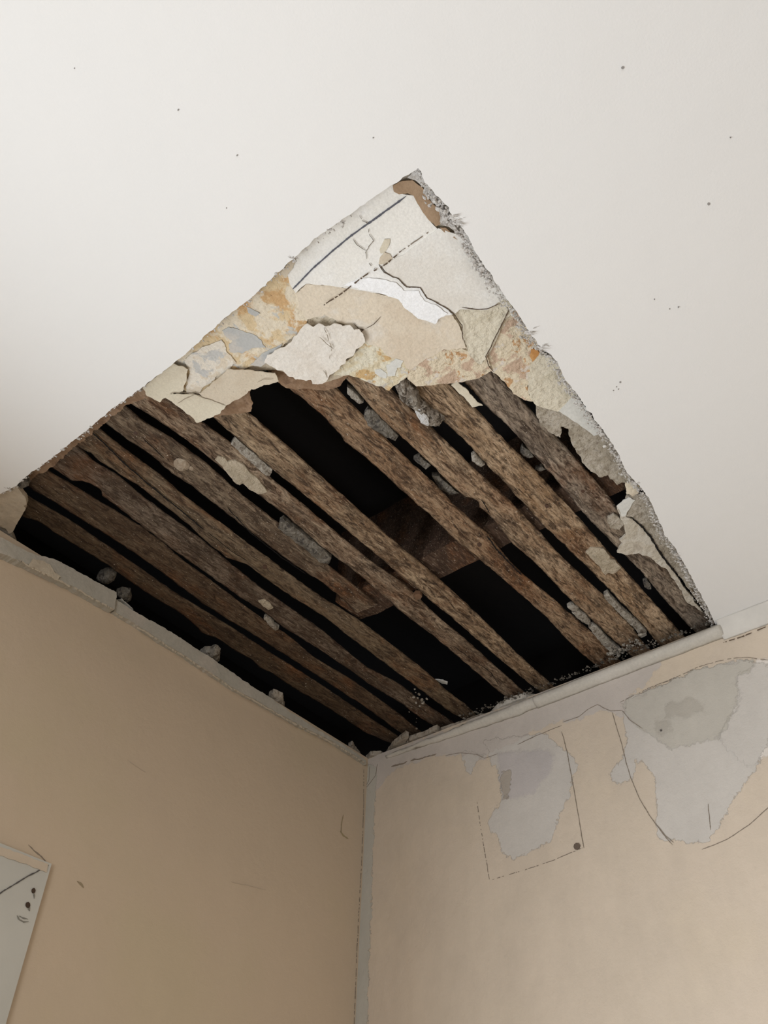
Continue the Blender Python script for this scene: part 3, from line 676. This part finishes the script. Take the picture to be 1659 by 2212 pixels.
piece('ochre_patch', [(1148, 750), (1158, 757), (1166, 764), (1158, 774), (1150, 783), (1146, 770)], .0152, m_old('deep_ochre', [(.55, .27, .09), ((.62, .36, .15), .55)], 60, .05, .0006, 150),
      'small deep ochre patch on the orange strip', 'paint patch', .0008)
piece('plaster_sheet', [(1164, 765), (1200, 775), (1225, 810), (1250, 850), (1239, 862), (1207, 889), (1170, 881), (1154, 872), (1141, 850), (1140, 812), (1149, 787)], .0150, M_CRMRGH,
      'rough cream-yellow plaster panel on the right edge', 'plaster', .0022)
piece('plaster_sheet', [(1159, 873), (1207, 887), (1265, 919), (1305, 935), (1330, 965), (1365, 1017), (1385, 1050), (1371, 1048), (1345, 1043), (1332, 1048), (1313, 1027), (1297, 1031), (1268, 1011), (1255, 993), (1241, 966), (1228, 940), (1225, 926), (1212, 924), (1212, 945), (1199, 940), (1170, 921), (1159, 895)], .0168, M_GREYP,
      'grey lime plaster patch with a jagged lower edge beside the outermost slot', 'plaster', .0030, amp=.0018, bump=.0012)
piece('plaster_sheet', [(1239, 853), (1262, 875), (1300, 935), (1284, 942), (1249, 915), (1207, 889)], .0145, M_PALEG,
      'smooth pale grey triangle of paint on the right edge', 'paint patch', .0010, amp=.0006)
piece('orange_plaster', [(1350, 1043), (1365, 1040), (1380, 1050), (1378, 1065), (1366, 1072), (1355, 1066)], .0140, M_YEL2,
      'small orange lump near the lower right edge', 'plaster', .0016, dome=.0015)
g2b = piece('plaster_sheet', [(1349, 1083), (1358, 1070), (1392, 1066), (1425, 1095), (1446, 1151), (1470, 1186), (1495, 1224), (1510, 1249), (1530, 1296), (1560, 1345), (1540, 1347), (1524, 1321), (1508, 1300), (1490, 1275), (1478, 1262), (1462, 1236), (1440, 1210), (1424, 1187), (1410, 1163), (1392, 1140), (1368, 1119), (1352, 1116)], .0170, M_GREYP,
      'long grey plaster strip along the lower right edge, outside the deep crack', 'plaster', .0030, amp=.0014, bump=.001)
piece('plaster_sheet', [(1332, 1097), (1349, 1083), (1352, 1116), (1366, 1121), (1389, 1143), (1407, 1166), (1421, 1190), (1437, 1213), (1459, 1240), (1474, 1264), (1486, 1278), (1502, 1303), (1520, 1323), (1502, 1312), (1482, 1300), (1472, 1278), (1441, 1231), (1423, 1220), (1405, 1206), (1378, 1195), (1354, 1200), (1333, 1193), (1345, 1173), (1338, 1169), (1352, 1155), (1348, 1135), (1340, 1120)], .0172, m_old('buff_lime_plaster', [(.58, .52, .42), ((.63, .58, .49), .5), ((.48, .42, .34), .62)], 50, .05, .0026, 170, pits=.35, seed=25),
      'buff plaster sheet inside the deep crack near the lower right edge', 'plaster', .0030, amp=.0014, bump=.001)
piece('plaster_scrap', [(1316, 1118), (1326, 1112), (1340, 1120), (1346, 1132), (1340, 1144), (1320, 1140), (1312, 1130)], .0178, M_GREYP,
      'small buff scrap to the left of the buff sheet', 'plaster', .0030, amp=.0016)
piece('torn_paint', [(1334, 1094), (1345, 1084), (1358, 1074), (1372, 1080), (1360, 1098), (1350, 1115), (1343, 1116)], .0155, M_PALEG,
      'grey scrap of torn paint at the top of the deep crack', 'paint patch', .0010, amp=.0012)

# painted top layers
piece('paint_layer', [(640, 633), (661, 613), (694, 615), (748, 622), (777, 627), (824, 635), (860, 645), (900, 640), (960, 650), (990, 700), (1003, 730), (1006, 752), (960, 757), (944, 764), (908, 783), (884, 800), (869, 780), (843, 773), (822, 752), (800, 746), (789, 738), (778, 735), (740, 700), (700, 680), (665, 690), (645, 665)], .0142, M_BEIGE,
      'beige distemper layer below the white one, ending at the yellow plaster', 'paint layer', .0014, grid=.009)
piece('paint_layer', [(985, 668), (1052, 660), (1090, 644), (1110, 668), (1084, 702), (1068, 745), (1052, 768), (1043, 785), (1034, 787), (1016, 772), (1008, 749), (1003, 730), (998, 703)], .0138, M_CRMRGH,
      'rough cream panel above the orange plaster, ending in a white point', 'paint layer', .0018, grid=.007, bump=.001)
p1 = piece('painted_plaster', [(849, 394), (870, 420), (893, 423), (903, 440), (922, 470), (948, 497), (900, 530), (868, 553), (818, 571), (830, 586), (849, 599), (860, 603), (878, 620), (907, 622), (922, 644), (947, 655), (966, 668), (978, 680), (962, 682), (951, 687), (940, 700), (904, 687), (875, 665), (860, 647), (824, 635), (777, 627), (748, 622), (694, 615), (661, 613), (638, 633), (628, 618), (618, 585), (634, 550), (690, 500), (780, 436)], .0128, M_WHITE,
      'white painted plaster with the dark pencil line, left of the winding crack', 'painted plaster', .0012, amp=.0007, grid=.012)
p2 = piece('painted_plaster', [(948, 493), (985, 505), (1010, 495), (1050, 555), (1112, 650), (1088, 646), (1052, 669), (994, 667), (982, 677), (967, 667), (948, 654), (924, 643), (908, 621), (879, 618), (861, 601), (850, 597), (832, 584), (820, 571), (868, 551), (900, 528)], .0125, M_CREAM,
      'cream painted plaster to the right of the winding crack', 'painted plaster', .0012, amp=.0007, grid=.012, curl=.0005)
piece('bright_paint', [(800, 600), (838, 606), (856, 612), (872, 628), (905, 630), (918, 650), (945, 662), (968, 678), (951, 687), (940, 700), (904, 687), (875, 665), (860, 647), (824, 635), (790, 627), (740, 617), (770, 605)], .0120, M_BRIGHT,
      'bright white patch of newer paint in the middle of the old layers', 'paint patch', .0005, amp=.0012, grid=.009)
piece('brown_patch', [(849, 400), (858, 395), (870, 391), (890, 390), (912, 405), (922, 418), (928, 432), (945, 450), (952, 468), (950, 485), (942, 490), (925, 474), (912, 458), (903, 440), (893, 423), (880, 418), (862, 420), (851, 414)], .0118, M_BRP,
      'brown glue patch at the top corner of the opening', 'paint patch', .0006, amp=.0006)
piece('brown_patch', [(951, 492), (962, 492), (975, 505), (988, 518), (975, 512), (958, 500)], .0118, M_BRP,
      'small brown glue spot to the right of the larger one', 'paint patch', .0006, amp=.0005)
piece('torn_gypsum', [(880, 385), (905, 355), (916, 385), (965, 430), (985, 460), (1010, 500), (998, 512), (975, 498), (962, 488), (952, 484), (954, 466), (945, 446), (930, 428), (914, 415), (918, 408), (905, 396), (890, 388)], .0105, M_EDGE,
      'ragged grey gypsum fringe around the top corner', 'gypsum', .0022, amp=.0022, bump=.0014, seg=.0016, grid=.003)
piece('brown_patch', [(605, 590), (628, 562), (638, 565), (632, 580), (616, 600)], .0116, M_BUFF,
      'small buff spot at the left end of the pencil line', 'paint patch', .0006, amp=.0005)
# loose flakes
piece('paint_flake', [(571, 781), (577, 766), (588, 762), (600, 752), (616, 747), (628, 738), (634, 727), (643, 722), (652, 708), (664, 698), (676, 704), (690, 697), (706, 703), (722, 698), (740, 704), (756, 700), (766, 712), (778, 711), (786, 720), (787, 730), (789, 737), (776, 748), (770, 752), (764, 766), (756, 769), (750, 774), (746, 784), (738, 788), (734, 797), (722, 802), (712, 808), (707, 818), (698, 829), (675, 828), (671, 818), (660, 820), (650, 817), (640, 819), (632, 813), (622, 810), (612, 800), (600, 799), (594, 794)], .0112, M_PALEFL,
      'large pale grey flake peeling down towards the black gap', 'paint flake', .0008, amp=.0012, bump=.0007, bscale=40, curl=.0012, grid=.005)
piece('paint_flake', [(309, 836), (345, 806), (376, 783), (396, 790), (407, 797), (402, 820), (396, 844), (367, 849), (359, 858), (343, 868), (320, 855)], .0110, M_BUFF2,
      'buff flake at the lower left end of the old paint, beside a black split', 'paint flake', .0010, curl=.0010)
piece('paint_flake', [(359, 858), (367, 849), (421, 851), (464, 866), (490, 873), (475, 891), (453, 902), (426, 911), (414, 898), (385, 877), (372, 865)], .0108, M_BUFF2,
      'lower pointed buff flake hanging over the laths', 'paint flake', .0010, curl=.0012)
piece('paint_flake', [(430, 851), (443, 840), (493, 797), (520, 800), (547, 799), (575, 802), (594, 806), (603, 822), (590, 827), (573, 830), (544, 840), (515, 862), (490, 873), (464, 866), (440, 856)], .0105, M_BUFF,
      'long buff flake between the pointed one and the black gap', 'paint flake', .0010, curl=.0010)

def mark(o, pts, dz, w, mat, name='crack', gap=0, seed=1, amp=.0006):
    ribbon(name, onC(pts, dz-.0006), (0, 0, 1), w, mat, o, gap=gap, seed=seed, amp=amp)
mark(p1, [(877, 424), (848, 445), (795, 483), (760, 508), (715, 545), (675, 580), (632, 625)], .0128, .0017, m_plain('dark_pencil', (.12, .12, .14)), 'pencil_line', seed=3, amp=.0002)
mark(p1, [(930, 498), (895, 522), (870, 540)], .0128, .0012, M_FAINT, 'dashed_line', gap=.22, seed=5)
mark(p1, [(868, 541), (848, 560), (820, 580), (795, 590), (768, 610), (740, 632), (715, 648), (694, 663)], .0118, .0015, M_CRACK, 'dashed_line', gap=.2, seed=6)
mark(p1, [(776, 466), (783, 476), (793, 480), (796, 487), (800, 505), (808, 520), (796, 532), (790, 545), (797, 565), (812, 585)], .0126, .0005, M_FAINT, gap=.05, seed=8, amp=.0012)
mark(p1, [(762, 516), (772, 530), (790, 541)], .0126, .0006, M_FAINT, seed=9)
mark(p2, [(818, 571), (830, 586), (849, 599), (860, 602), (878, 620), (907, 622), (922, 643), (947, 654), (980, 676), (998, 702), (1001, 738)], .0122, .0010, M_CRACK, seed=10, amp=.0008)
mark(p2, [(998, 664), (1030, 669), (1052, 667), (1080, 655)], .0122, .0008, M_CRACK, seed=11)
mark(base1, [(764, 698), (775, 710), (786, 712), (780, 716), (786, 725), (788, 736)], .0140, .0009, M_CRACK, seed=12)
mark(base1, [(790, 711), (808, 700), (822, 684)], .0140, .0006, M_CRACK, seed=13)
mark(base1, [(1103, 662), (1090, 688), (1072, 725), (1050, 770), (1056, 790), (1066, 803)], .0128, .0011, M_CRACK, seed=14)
mark(g2b, [(1366, 1119), (1390, 1141), (1410, 1166), (1424, 1190), (1440, 1213), (1462, 1240)], .0165, .0022, M_BLACK, seed=15, amp=.001)
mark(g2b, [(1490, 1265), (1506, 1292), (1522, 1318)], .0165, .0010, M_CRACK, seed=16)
M_CREASE = m_plain('crease_shade', (.44, .37, .28), bump=.0001)
fl = {o['label']: o for o in COL.objects if 'label' in o}
f1 = fl['large pale grey flake peeling down towards the black gap']; f2 = fl['lower pointed buff flake hanging over the laths']; f3 = fl['long buff flake between the pointed one and the black gap']
mark(f1, [(700, 706), (708, 730), (716, 752), (712, 775)], .0098, .0007, M_CREASE, 'crease', gap=.05, amp=.0014, seed=21)
mark(f1, [(690, 728), (704, 742), (720, 752)], .0098, .0006, M_CREASE, 'crease', amp=.0014, seed=22)
mark(f1, [(698, 800), (704, 806), (707, 816)], .0098, .0008, M_CREASE, 'crack', amp=.0014, seed=23)
mark(f2, [(368, 850), (395, 848), (422, 853), (448, 860), (468, 868), (488, 876)], .0098, .0007, M_CREASE, 'crease', amp=.0014, seed=24)
mark(f2, [(385, 872), (405, 860), (424, 852)], .0098, .0006, M_CREASE, 'crease', amp=.0014, seed=25)
mark(f3, [(556, 826), (570, 818), (590, 817)], .0094, .0006, M_CREASE, 'crease', amp=.0014, seed=26)
piece('plaster_chip', [(818, 570), (822, 556), (830, 545), (842, 550), (848, 560), (836, 570), (826, 576)], .0119, M_BUFF, 'small buff chip at the start of the winding crack', 'plaster', .0008, amp=.0006)
piece('plaster_chip', [(820, 540), (830, 516), (842, 515), (840, 532), (832, 545), (822, 548)], .0120, M_BUFF2, 'faint buff stain patch above the winding crack', 'paint patch', .0005, amp=.0008)

# ------------------------------------------------------------------ nibs, lumps and scraps
nib = dict(amp=.0011, grid=.003, seg=.0018, bump=.0008, bscale=160)
def nibs(px, mat, label, dz=.0205, thick=.006, dome=.002, name='plaster_nib', cat='plaster', **k):
    kk = dict(nib); kk.update(k)
    return piece(name, px, dz, mat, label, cat, thick, dome=dome, **kk)
nibs([(498, 959), (508, 946), (520, 955), (588, 1015), (583, 1028), (575, 1027), (541, 999)], M_NIBW, 'long grey plaster bar wedged between two laths beside the cream patch', dz=.0235)
nibs([(465, 993), (470, 985), (485, 990), (492, 998), (508, 995), (527, 1006), (540, 1022), (554, 1033), (566, 1046), (577, 1062), (559, 1069), (549, 1063), (539, 1057), (529, 1048), (525, 1044), (519, 1048), (512, 1046), (499, 1033), (492, 1024), (483, 1012)], M_BUFFP, 'cream plaster patch with a jagged edge on the rough lath', dz=.0205, thick=.002, dome=.0012, name='plaster_patch')
nibs([(600, 1143), (603, 1126), (612, 1121), (640, 1142), (700, 1188), (716, 1206), (712, 1218), (694, 1216), (650, 1180), (620, 1158)], M_NIB, 'dark grey plaster bar wedged above the short knotty lath', dz=.0225)
nibs([(786, 898), (793, 883), (806, 888), (835, 915), (861, 943), (855, 952), (831, 943), (811, 930), (795, 919)], M_NIB, 'dark grey plaster nib stuck in the slot right of the widest gap', dz=.0225, dome=.003)
nibs([(748, 836), (762, 845), (786, 869), (777, 872), (760, 862), (750, 852)], M_NIBW, 'small tan plaster nib at the top of the slot right of the widest gap', dz=.0235)
nibs([(851, 827), (862, 815), (877, 816), (884, 830), (898, 840), (907, 858), (915, 872), (927, 881), (940, 890), (953, 898), (960, 906), (949, 920), (933, 919), (924, 921), (909, 914), (905, 898), (892, 886), (877, 870), (865, 862), (858, 848)], m_old('lime_lump', [(.27, .225, .175), ((.50, .45, .38), .54), ((.09, .07, .05), .55)], 150, .04, .004, 300, pits=.7, seed=33), 'rough lime lump with white crust hanging on a lath', dz=.0185, dome=.007, drad=.007, thick=.008, bump=.002, bscale=180, amp=.0016)
nibs([(898, 888), (905, 882), (915, 892), (925, 902), (929, 913), (924, 921), (909, 914), (903, 902)], m_old('white_lime_crust', [(.74, .73, .71), ((.60, .57, .53), .58)], 120, .05, .003, 300, pits=.5, seed=27), 'white crust on the lower end of the rough lime lump', dz=.0125, dome=.003, thick=.004, name='lime_crust')
nibs([(972, 832), (989, 825), (1000, 835), (1010, 845), (1026, 862), (1043, 877), (1034, 876), (1021, 880), (1010, 868), (1003, 858), (990, 848), (983, 840)], M_BUFF2, 'pale torn scrap hanging off the top of the light brown lath', dz=.0170, dome=.0005, thick=.001, name='paint_scrap', cat='paint flake')
nibs([(1226, 1312), (1232, 1307), (1239, 1307), (1251, 1314), (1246, 1320), (1236, 1319)], M_NIBW, 'small egg-shaped pebble of plaster in the slot above the lower wall corner', dz=.021, dome=.003, name='plaster_pebble')
nibs([(1235, 1323), (1243, 1319), (1251, 1319), (1266, 1330), (1275, 1343), (1276, 1348), (1268, 1350), (1251, 1339)], M_NIBW, 'oblong pebble of plaster just below the egg-shaped one', dz=.0215, dome=.0035, name='plaster_pebble')
nibs([(1271, 1356), (1282, 1350), (1291, 1354), (1313, 1381), (1340, 1403), (1338, 1414), (1331, 1413), (1309, 1401), (1286, 1374)], M_NIBW, 'long plaster filling below the two pebbles', dz=.0225, dome=.002)
nibs([(1304, 1287), (1312, 1281), (1324, 1294), (1345, 1316), (1380, 1345), (1396, 1364), (1398, 1372), (1385, 1379), (1376, 1363), (1342, 1330), (1320, 1307)], M_NIBW, 'long pale plaster filling between the two laths nearest the bead', dz=.0215, dome=.002)
nibs([(1018, 985), (1026, 980), (1034, 990), (1047, 1004), (1040, 1009), (1030, 1004), (1020, 996)], M_NIBW, 'small white lime lump in the slot below the rough lump', dz=.021, dome=.003)
nibs([(893, 992), (907, 986), (930, 1006), (920, 1014), (905, 1003)], M_NIB, 'brown plaster nib in the slot under the dark grey one', dz=.025)
nibs([(933, 1028), (950, 1030), (975, 1052), (990, 1066), (972, 1070), (950, 1056)], M_NIB, 'dim curved plaster disc deep in the slot', dz=.030)
nibs([(1122, 978), (1130, 966), (1142, 972), (1154, 986), (1144, 990), (1130, 984)], M_NIB, 'dim grey nib in the slot under the broad grey lath', dz=.027)
nibs([(1158, 1014), (1172, 1009), (1180, 1015), (1168, 1018)], M_NIB, 'smaller dim nib below it in the same slot', dz=.027)
nibs([(1391, 1258), (1398, 1254), (1406, 1262), (1407, 1272), (1398, 1273), (1392, 1268)], M_NIB, 'round dark nib in the last slot before the broad grey lath', dz=.025)
nibs([(1264, 1193), (1275, 1184), (1287, 1183), (1305, 1186), (1316, 1200), (1318, 1208), (1328, 1212), (1341, 1226), (1334, 1236), (1323, 1241), (1314, 1238), (1307, 1243), (1298, 1230), (1293, 1220), (1280, 1210)], M_BUFFP, 'cream plaster patch on the light brown lath by the right edge', dz=.0208, thick=.002, dome=.0010, name='plaster_patch')
nibs([(569, 1335), (576, 1330), (584, 1338), (594, 1352), (603, 1358), (594, 1362), (582, 1352)], M_NIBW, 'small grey plaster scrap on the second lath', dz=.0205, dome=.001)
nibs([(558, 1298), (570, 1294), (585, 1305), (590, 1314), (578, 1318), (566, 1308)], M_BUFFP, 'faint buff scrap on the third lath', dz=.0208, thick=.0015, dome=.0006)
nibs([(431, 1411), (442, 1404), (455, 1402), (466, 1400), (475, 1408), (474, 1428), (462, 1428), (448, 1422)], M_NIBW, 'pale rubble lump resting behind the left wall strip', dz=.020, dome=.006)
nibs([(208, 1250), (215, 1238), (232, 1232), (252, 1240), (246, 1254), (236, 1262), (222, 1258)], M_NIB, 'dim rubble lump by the left wall near its squared strip end', dz=.030, dome=.006)
nibs([(250, 1280), (260, 1275), (280, 1278), (284, 1296), (274, 1302), (258, 1292)], M_NIB, 'dim crumpled scrap behind the end of the left wall strip', dz=.024, dome=.005)
nibs([(252, 1297), (262, 1294), (286, 1314), (287, 1319), (270, 1309)], M_PALEG, 'pale splinter of paint behind the left wall strip', dz=.010, dome=.0005, thick=.001, name='paint_splinter')
nibs([(580, 1502), (590, 1496), (610, 1504), (614, 1530), (600, 1524), (586, 1512)], M_LEDGE, 'knobbly rubble lump halfway along the left wall', dz=.010, dome=.004)
nibs([(752, 1612), (760, 1608), (770, 1622), (780, 1636), (768, 1634), (758, 1624)], M_LEDGE, 'small rubble lump on the left wall close to the room corner', dz=.008, dome=.003)
nibs([(893, 1288), (898, 1283), (908, 1283), (912, 1289), (907, 1295), (898, 1295)], m_plain('copper_cap', (.17, .10, .06), rough=.25), 'round brown cap with a bright glint between two laths', dz=.0195, dome=.003, name='cap', cat='cap', amp=.0002)
nibs([(940, 1468), (958, 1470), (967, 1474), (965, 1479), (950, 1474)], M_PALEG, 'pale splinter standing above the smooth lath in the black gap', dz=.032, dome=.0005, thick=.0015, name='splinter', cat='splinter')
nibs([(820, 1275), (850, 1285), (850, 1307), (818, 1325), (776, 1338), (772, 1330)], M_JOIST, 'dark batten across the broken end of the knotty lath', dz=.0305, thick=.02, dome=.0, name='batten', cat='batten', amp=.0006)
# crumbs caught in a cobweb
rnd = random.Random(4); V, Fc = [], []
for a, b, r in [(896, 1489, 3), (905, 1500, 4), (911, 1512, 4.5), (899, 1518, 3), (903, 1508, 3.5), (893, 1506, 4), (922, 1510, 3.5), (914, 1518, 5), (900, 1540, 1.2), (900, 1552, 1.3), (899, 1560, 1.2), (900, 1574, 3), (879, 1525, 1.8), (884, 1538, 1.8), (907, 1525, 3), (889, 1528, 2), (898, 1496, 2)]:
    c = onC([(a, b)], .016)[0]; R = r*.00055*1.0
    bm = bmesh.new(); bmesh.ops.create_icosphere(bm, subdivisions=1, radius=R); o = len(V)
    for v in bm.verts: V.append(tuple(np.array(v.co)*(1+rnd.uniform(-.3, .3))+c))
    Fc += [tuple(v.index+o for v in f.verts) for f in bm.faces]; bm.free()
tag(mesh_obj('plaster_crumbs', V, Fc, M_NIBW), 'pale plaster crumbs hanging in a cobweb near the right wall', 'crumbs', kind='stuff')

# ------------------------------------------------------------------ plaster strips at the top of the walls
def strip_on(fn, px_top, px_bot): return px_top + px_bot[::-1]
# left wall: grey painted strip, thick up to its squared end, then thinner
LT1 = [(-60, 1120), (0, 1159), (33, 1176), (63, 1194), (121, 1209), (154, 1226), (192, 1248), (251, 1280), (248, 1316)]
LB1 = [(-60, 1165), (0, 1194), (27, 1205), (61, 1220), (87, 1232), (123, 1250), (160, 1268), (200, 1290), (240, 1313)]
t3 = lplate('trim_3', LT1+LB1[::-1], .012, .012, M_TRIM, amp=.0012, grid=.006, bump=.0008)
tag(t3, kind='structure')
LT2 = [(250, 1295), (300, 1326), (347, 1352), (400, 1385), (433, 1406), (500, 1450), (540, 1480), (578, 1503), (616, 1530), (681, 1573), (744, 1610), (791, 1641)]
LB2 = [(247, 1320), (300, 1352), (347, 1384), (400, 1416), (450, 1450), (500, 1483), (545, 1508), (590, 1533), (645, 1565), (690, 1587), (726, 1606), (793, 1650)]
t4 = lplate('trim_4', LT2+LB2[::-1], .008, .008, M_TRIM, amp=.0012, grid=.006, bump=.0008)
tag(t4, kind='structure')
M_LIP = m_old('cracked_paint_lip', [(.60, .52, .40), ((.54, .46, .35), .55)], 40, .05, .0008, 200, seed=28)
for tt, line in ((t3, [(40, 1209), (60, 1222), (100, 1240), (123, 1252), (165, 1272), (200, 1292), (246, 1317)]), (t4, [(248, 1324), (300, 1356), (347, 1387), (400, 1419), (450, 1452), (500, 1486), (545, 1511), (590, 1537), (645, 1567), (690, 1590), (726, 1609), (788, 1648)])):
    pts = onL(line, .0135 if tt is t3 else .0095)
    ribbon('paint_lip', pts, (0, 1, 0), .0028, M_LIP, tt, seed=4, amp=.0014, gap=.02)
lplate('paint_flake', [(60, 1222), (72, 1206), (92, 1212), (110, 1222), (120, 1238), (132, 1246), (124, 1252), (110, 1246), (95, 1236)], .0138, .0012, M_LIP, parent=t3, amp=.0014, grid=.004)
# left over plaster at the far left of the opening
piece('plaster_corner', [(-60, 1085), (0, 1055), (33, 1048), (45, 1062), (56, 1078), (58, 1090), (51, 1094), (56, 1100), (48, 1112), (38, 1130), (28, 1148), (20, 1152), (12, 1142), (0, 1135), (-60, 1110)], .0035, m_old('beige_wall_plaster', [(.50, .42, .32), ((.46, .39, .30), .5)], 20, .06, .0020, 90, seed=29),
      'beige plaster remnant at the far left, between ceiling and left wall', 'plaster', .006, amp=.0008, bump=.0012, bscale=40)
piece('plaster_corner', [(-60, 1128), (0, 1136), (12, 1144), (24, 1156), (34, 1174), (10, 1168), (-60, 1142)], .0060, M_LEDGE,
      'small darker plaster remnant just under the beige one at the far left', 'plaster', .006, amp=.0012)
nibs([(36, 1048), (50, 1034), (62, 1038), (62, 1048), (48, 1056), (40, 1058)], M_NIB, 'dark grey pebble at the left end of the ceiling cut', dz=.006, dome=.003)

# right wall: rounded bead under the opening, then the cornice beyond it
def sweep(name, px, prof, mat, amp=.0006, seed=1, s0=1):
    W = onR(px, 0.0); ys2 = W[:, 1]; zs2 = W[:, 2]; n = int((ys2[-1]-ys2[0])/.004)
    V, Fc = [], []; m = len(prof)
    for i in range(n):
        y = ys2[0]+(ys2[-1]-ys2[0])*i/(n-1); z = np.interp(y, ys2, zs2); sc = s0+(1-s0)*min(1, i/(n-1)*1.3)
        for a, b in prof:
            k = fr((y, a*9, b*9), 60, seed)*amp; V.append((a*sc+max(0, k)*(a > 0), y, z+b*sc+k))
    for i in range(n-1):
        for j in range(m-1): Fc.append((i*m+j, i*m+j+1, (i+1)*m+j+1, (i+1)*m+j))
        Fc.append((i*m+m-1, i*m, (i+1)*m, (i+1)*m+m-1))
    Fc += [tuple(range(m))[::-1], tuple(range((n-1)*m, n*m))]
    return tag(mesh_obj(name, V, Fc, mat, None, True), kind='structure')
bead = [(0, .000), (.005, .002), (.010, .000), (.0125, -.004), (.0115, -.009), (.007, -.0125), (.003, -.0135), (0, -.0145)]
sweep('trim_5', [(1160, 1511), (1215, 1490), (1312, 1452), (1416, 1412), (1500, 1380), (1562, 1356)], bead, M_TRIM2, seed=2)
thin = [(0, .000), (.0045, .002), (.009, .000), (.0105, -.004), (.0095, -.008), (.006, -.0115), (.003, -.0125), (0, -.0135)]
sweep('trim_6', [(835, 1634), (950, 1591), (1034, 1559), (1130, 1523), (1162, 1510)], thin, M_TRIM2, .0016, seed=3, s0=.25)
cove = [(0, .0), (.014, .0), (.0135, -.002), (.010, -.010), (.006, -.017), (.002, -.022), (0, -.023)]
sweep('trim_7', [(1556, 1351), (1660, 1312), (1800, 1258)], cove, m_plain('cornice_white', (.62, .59, .535), .05, 30, .0004, 200), seed=4)
ribbon('cornice_crack', onR([(1562, 1388), (1600, 1376), (1659, 1352), (1700, 1337)], .0012), (1, 0, 0), .0016, M_CRACK, wr, gap=.1, seed=3)
# crumbs of dust and plaster on the bead
W = onR([(1010, 1556), (1130, 1509), (1215, 1476), (1312, 1438), (1416, 1398), (1540, 1352)], 0)
crumbs('rubble', np.stack([W[:, 0]*0+.006, W[:, 1]], 1), 300, .0006, .0026, .003, .006, M_NIB, None, 11)
o = bpy.data.objects['rubble']; tag(o, 'crumbled dusty plaster along the top of the right wall bead', 'rubble', kind='stuff')
W2 = np.array([(.006, onR([(1330, 1430)])[0, 1]), (.012, onR([(1395, 1405)])[0, 1])])
crumbs('rubble', W2, 90, .0008, .0030, .005, .014, M_NIBW, None, 12)
tag(bpy.data.objects['rubble.001'], 'pale lime rubble at the wall end of the laths', 'rubble', kind='stuff')
piece('plaster_remnant', [(827, 1640), (848, 1612), (875, 1588), (883, 1592), (872, 1614), (859, 1635), (842, 1644)], .006, M_LEDGE, 'pointed plaster remnant standing in the room corner', 'plaster', .008, amp=.0012, bump=.001)
piece('plaster_remnant', [(884, 1600), (915, 1590), (945, 1575), (950, 1580), (940, 1600), (930, 1612), (863, 1638), (870, 1618)], .004, M_LEDGE, 'flat plaster remnant right of the pointed one', 'plaster', .008, amp=.001, bump=.001)
piece('plaster_remnant', [(952, 1582), (1000, 1566), (1040, 1551), (1057, 1552), (1070, 1556), (1000, 1582), (938, 1608)], .004, M_LEDGE, 'low plaster remnant running along the right wall top', 'plaster', .008, amp=.001, bump=.001)
piece('plaster_remnant', [(1055, 1556), (1066, 1540), (1080, 1527), (1110, 1514), (1133, 1507), (1159, 1511), (1154, 1526), (1110, 1544), (1072, 1560)], .002, M_TRIM2, 'pale curved plaster remnant at the end of the wide black gap', 'plaster', .008, amp=.0012, bump=.001)
piece('plaster_remnant', [(790, 1642), (800, 1633), (822, 1632), (836, 1640), (826, 1652), (800, 1655)], .002, M_LEDGE, 'small pale plaster lump in the very corner of the room', 'plaster', .008, amp=.001)
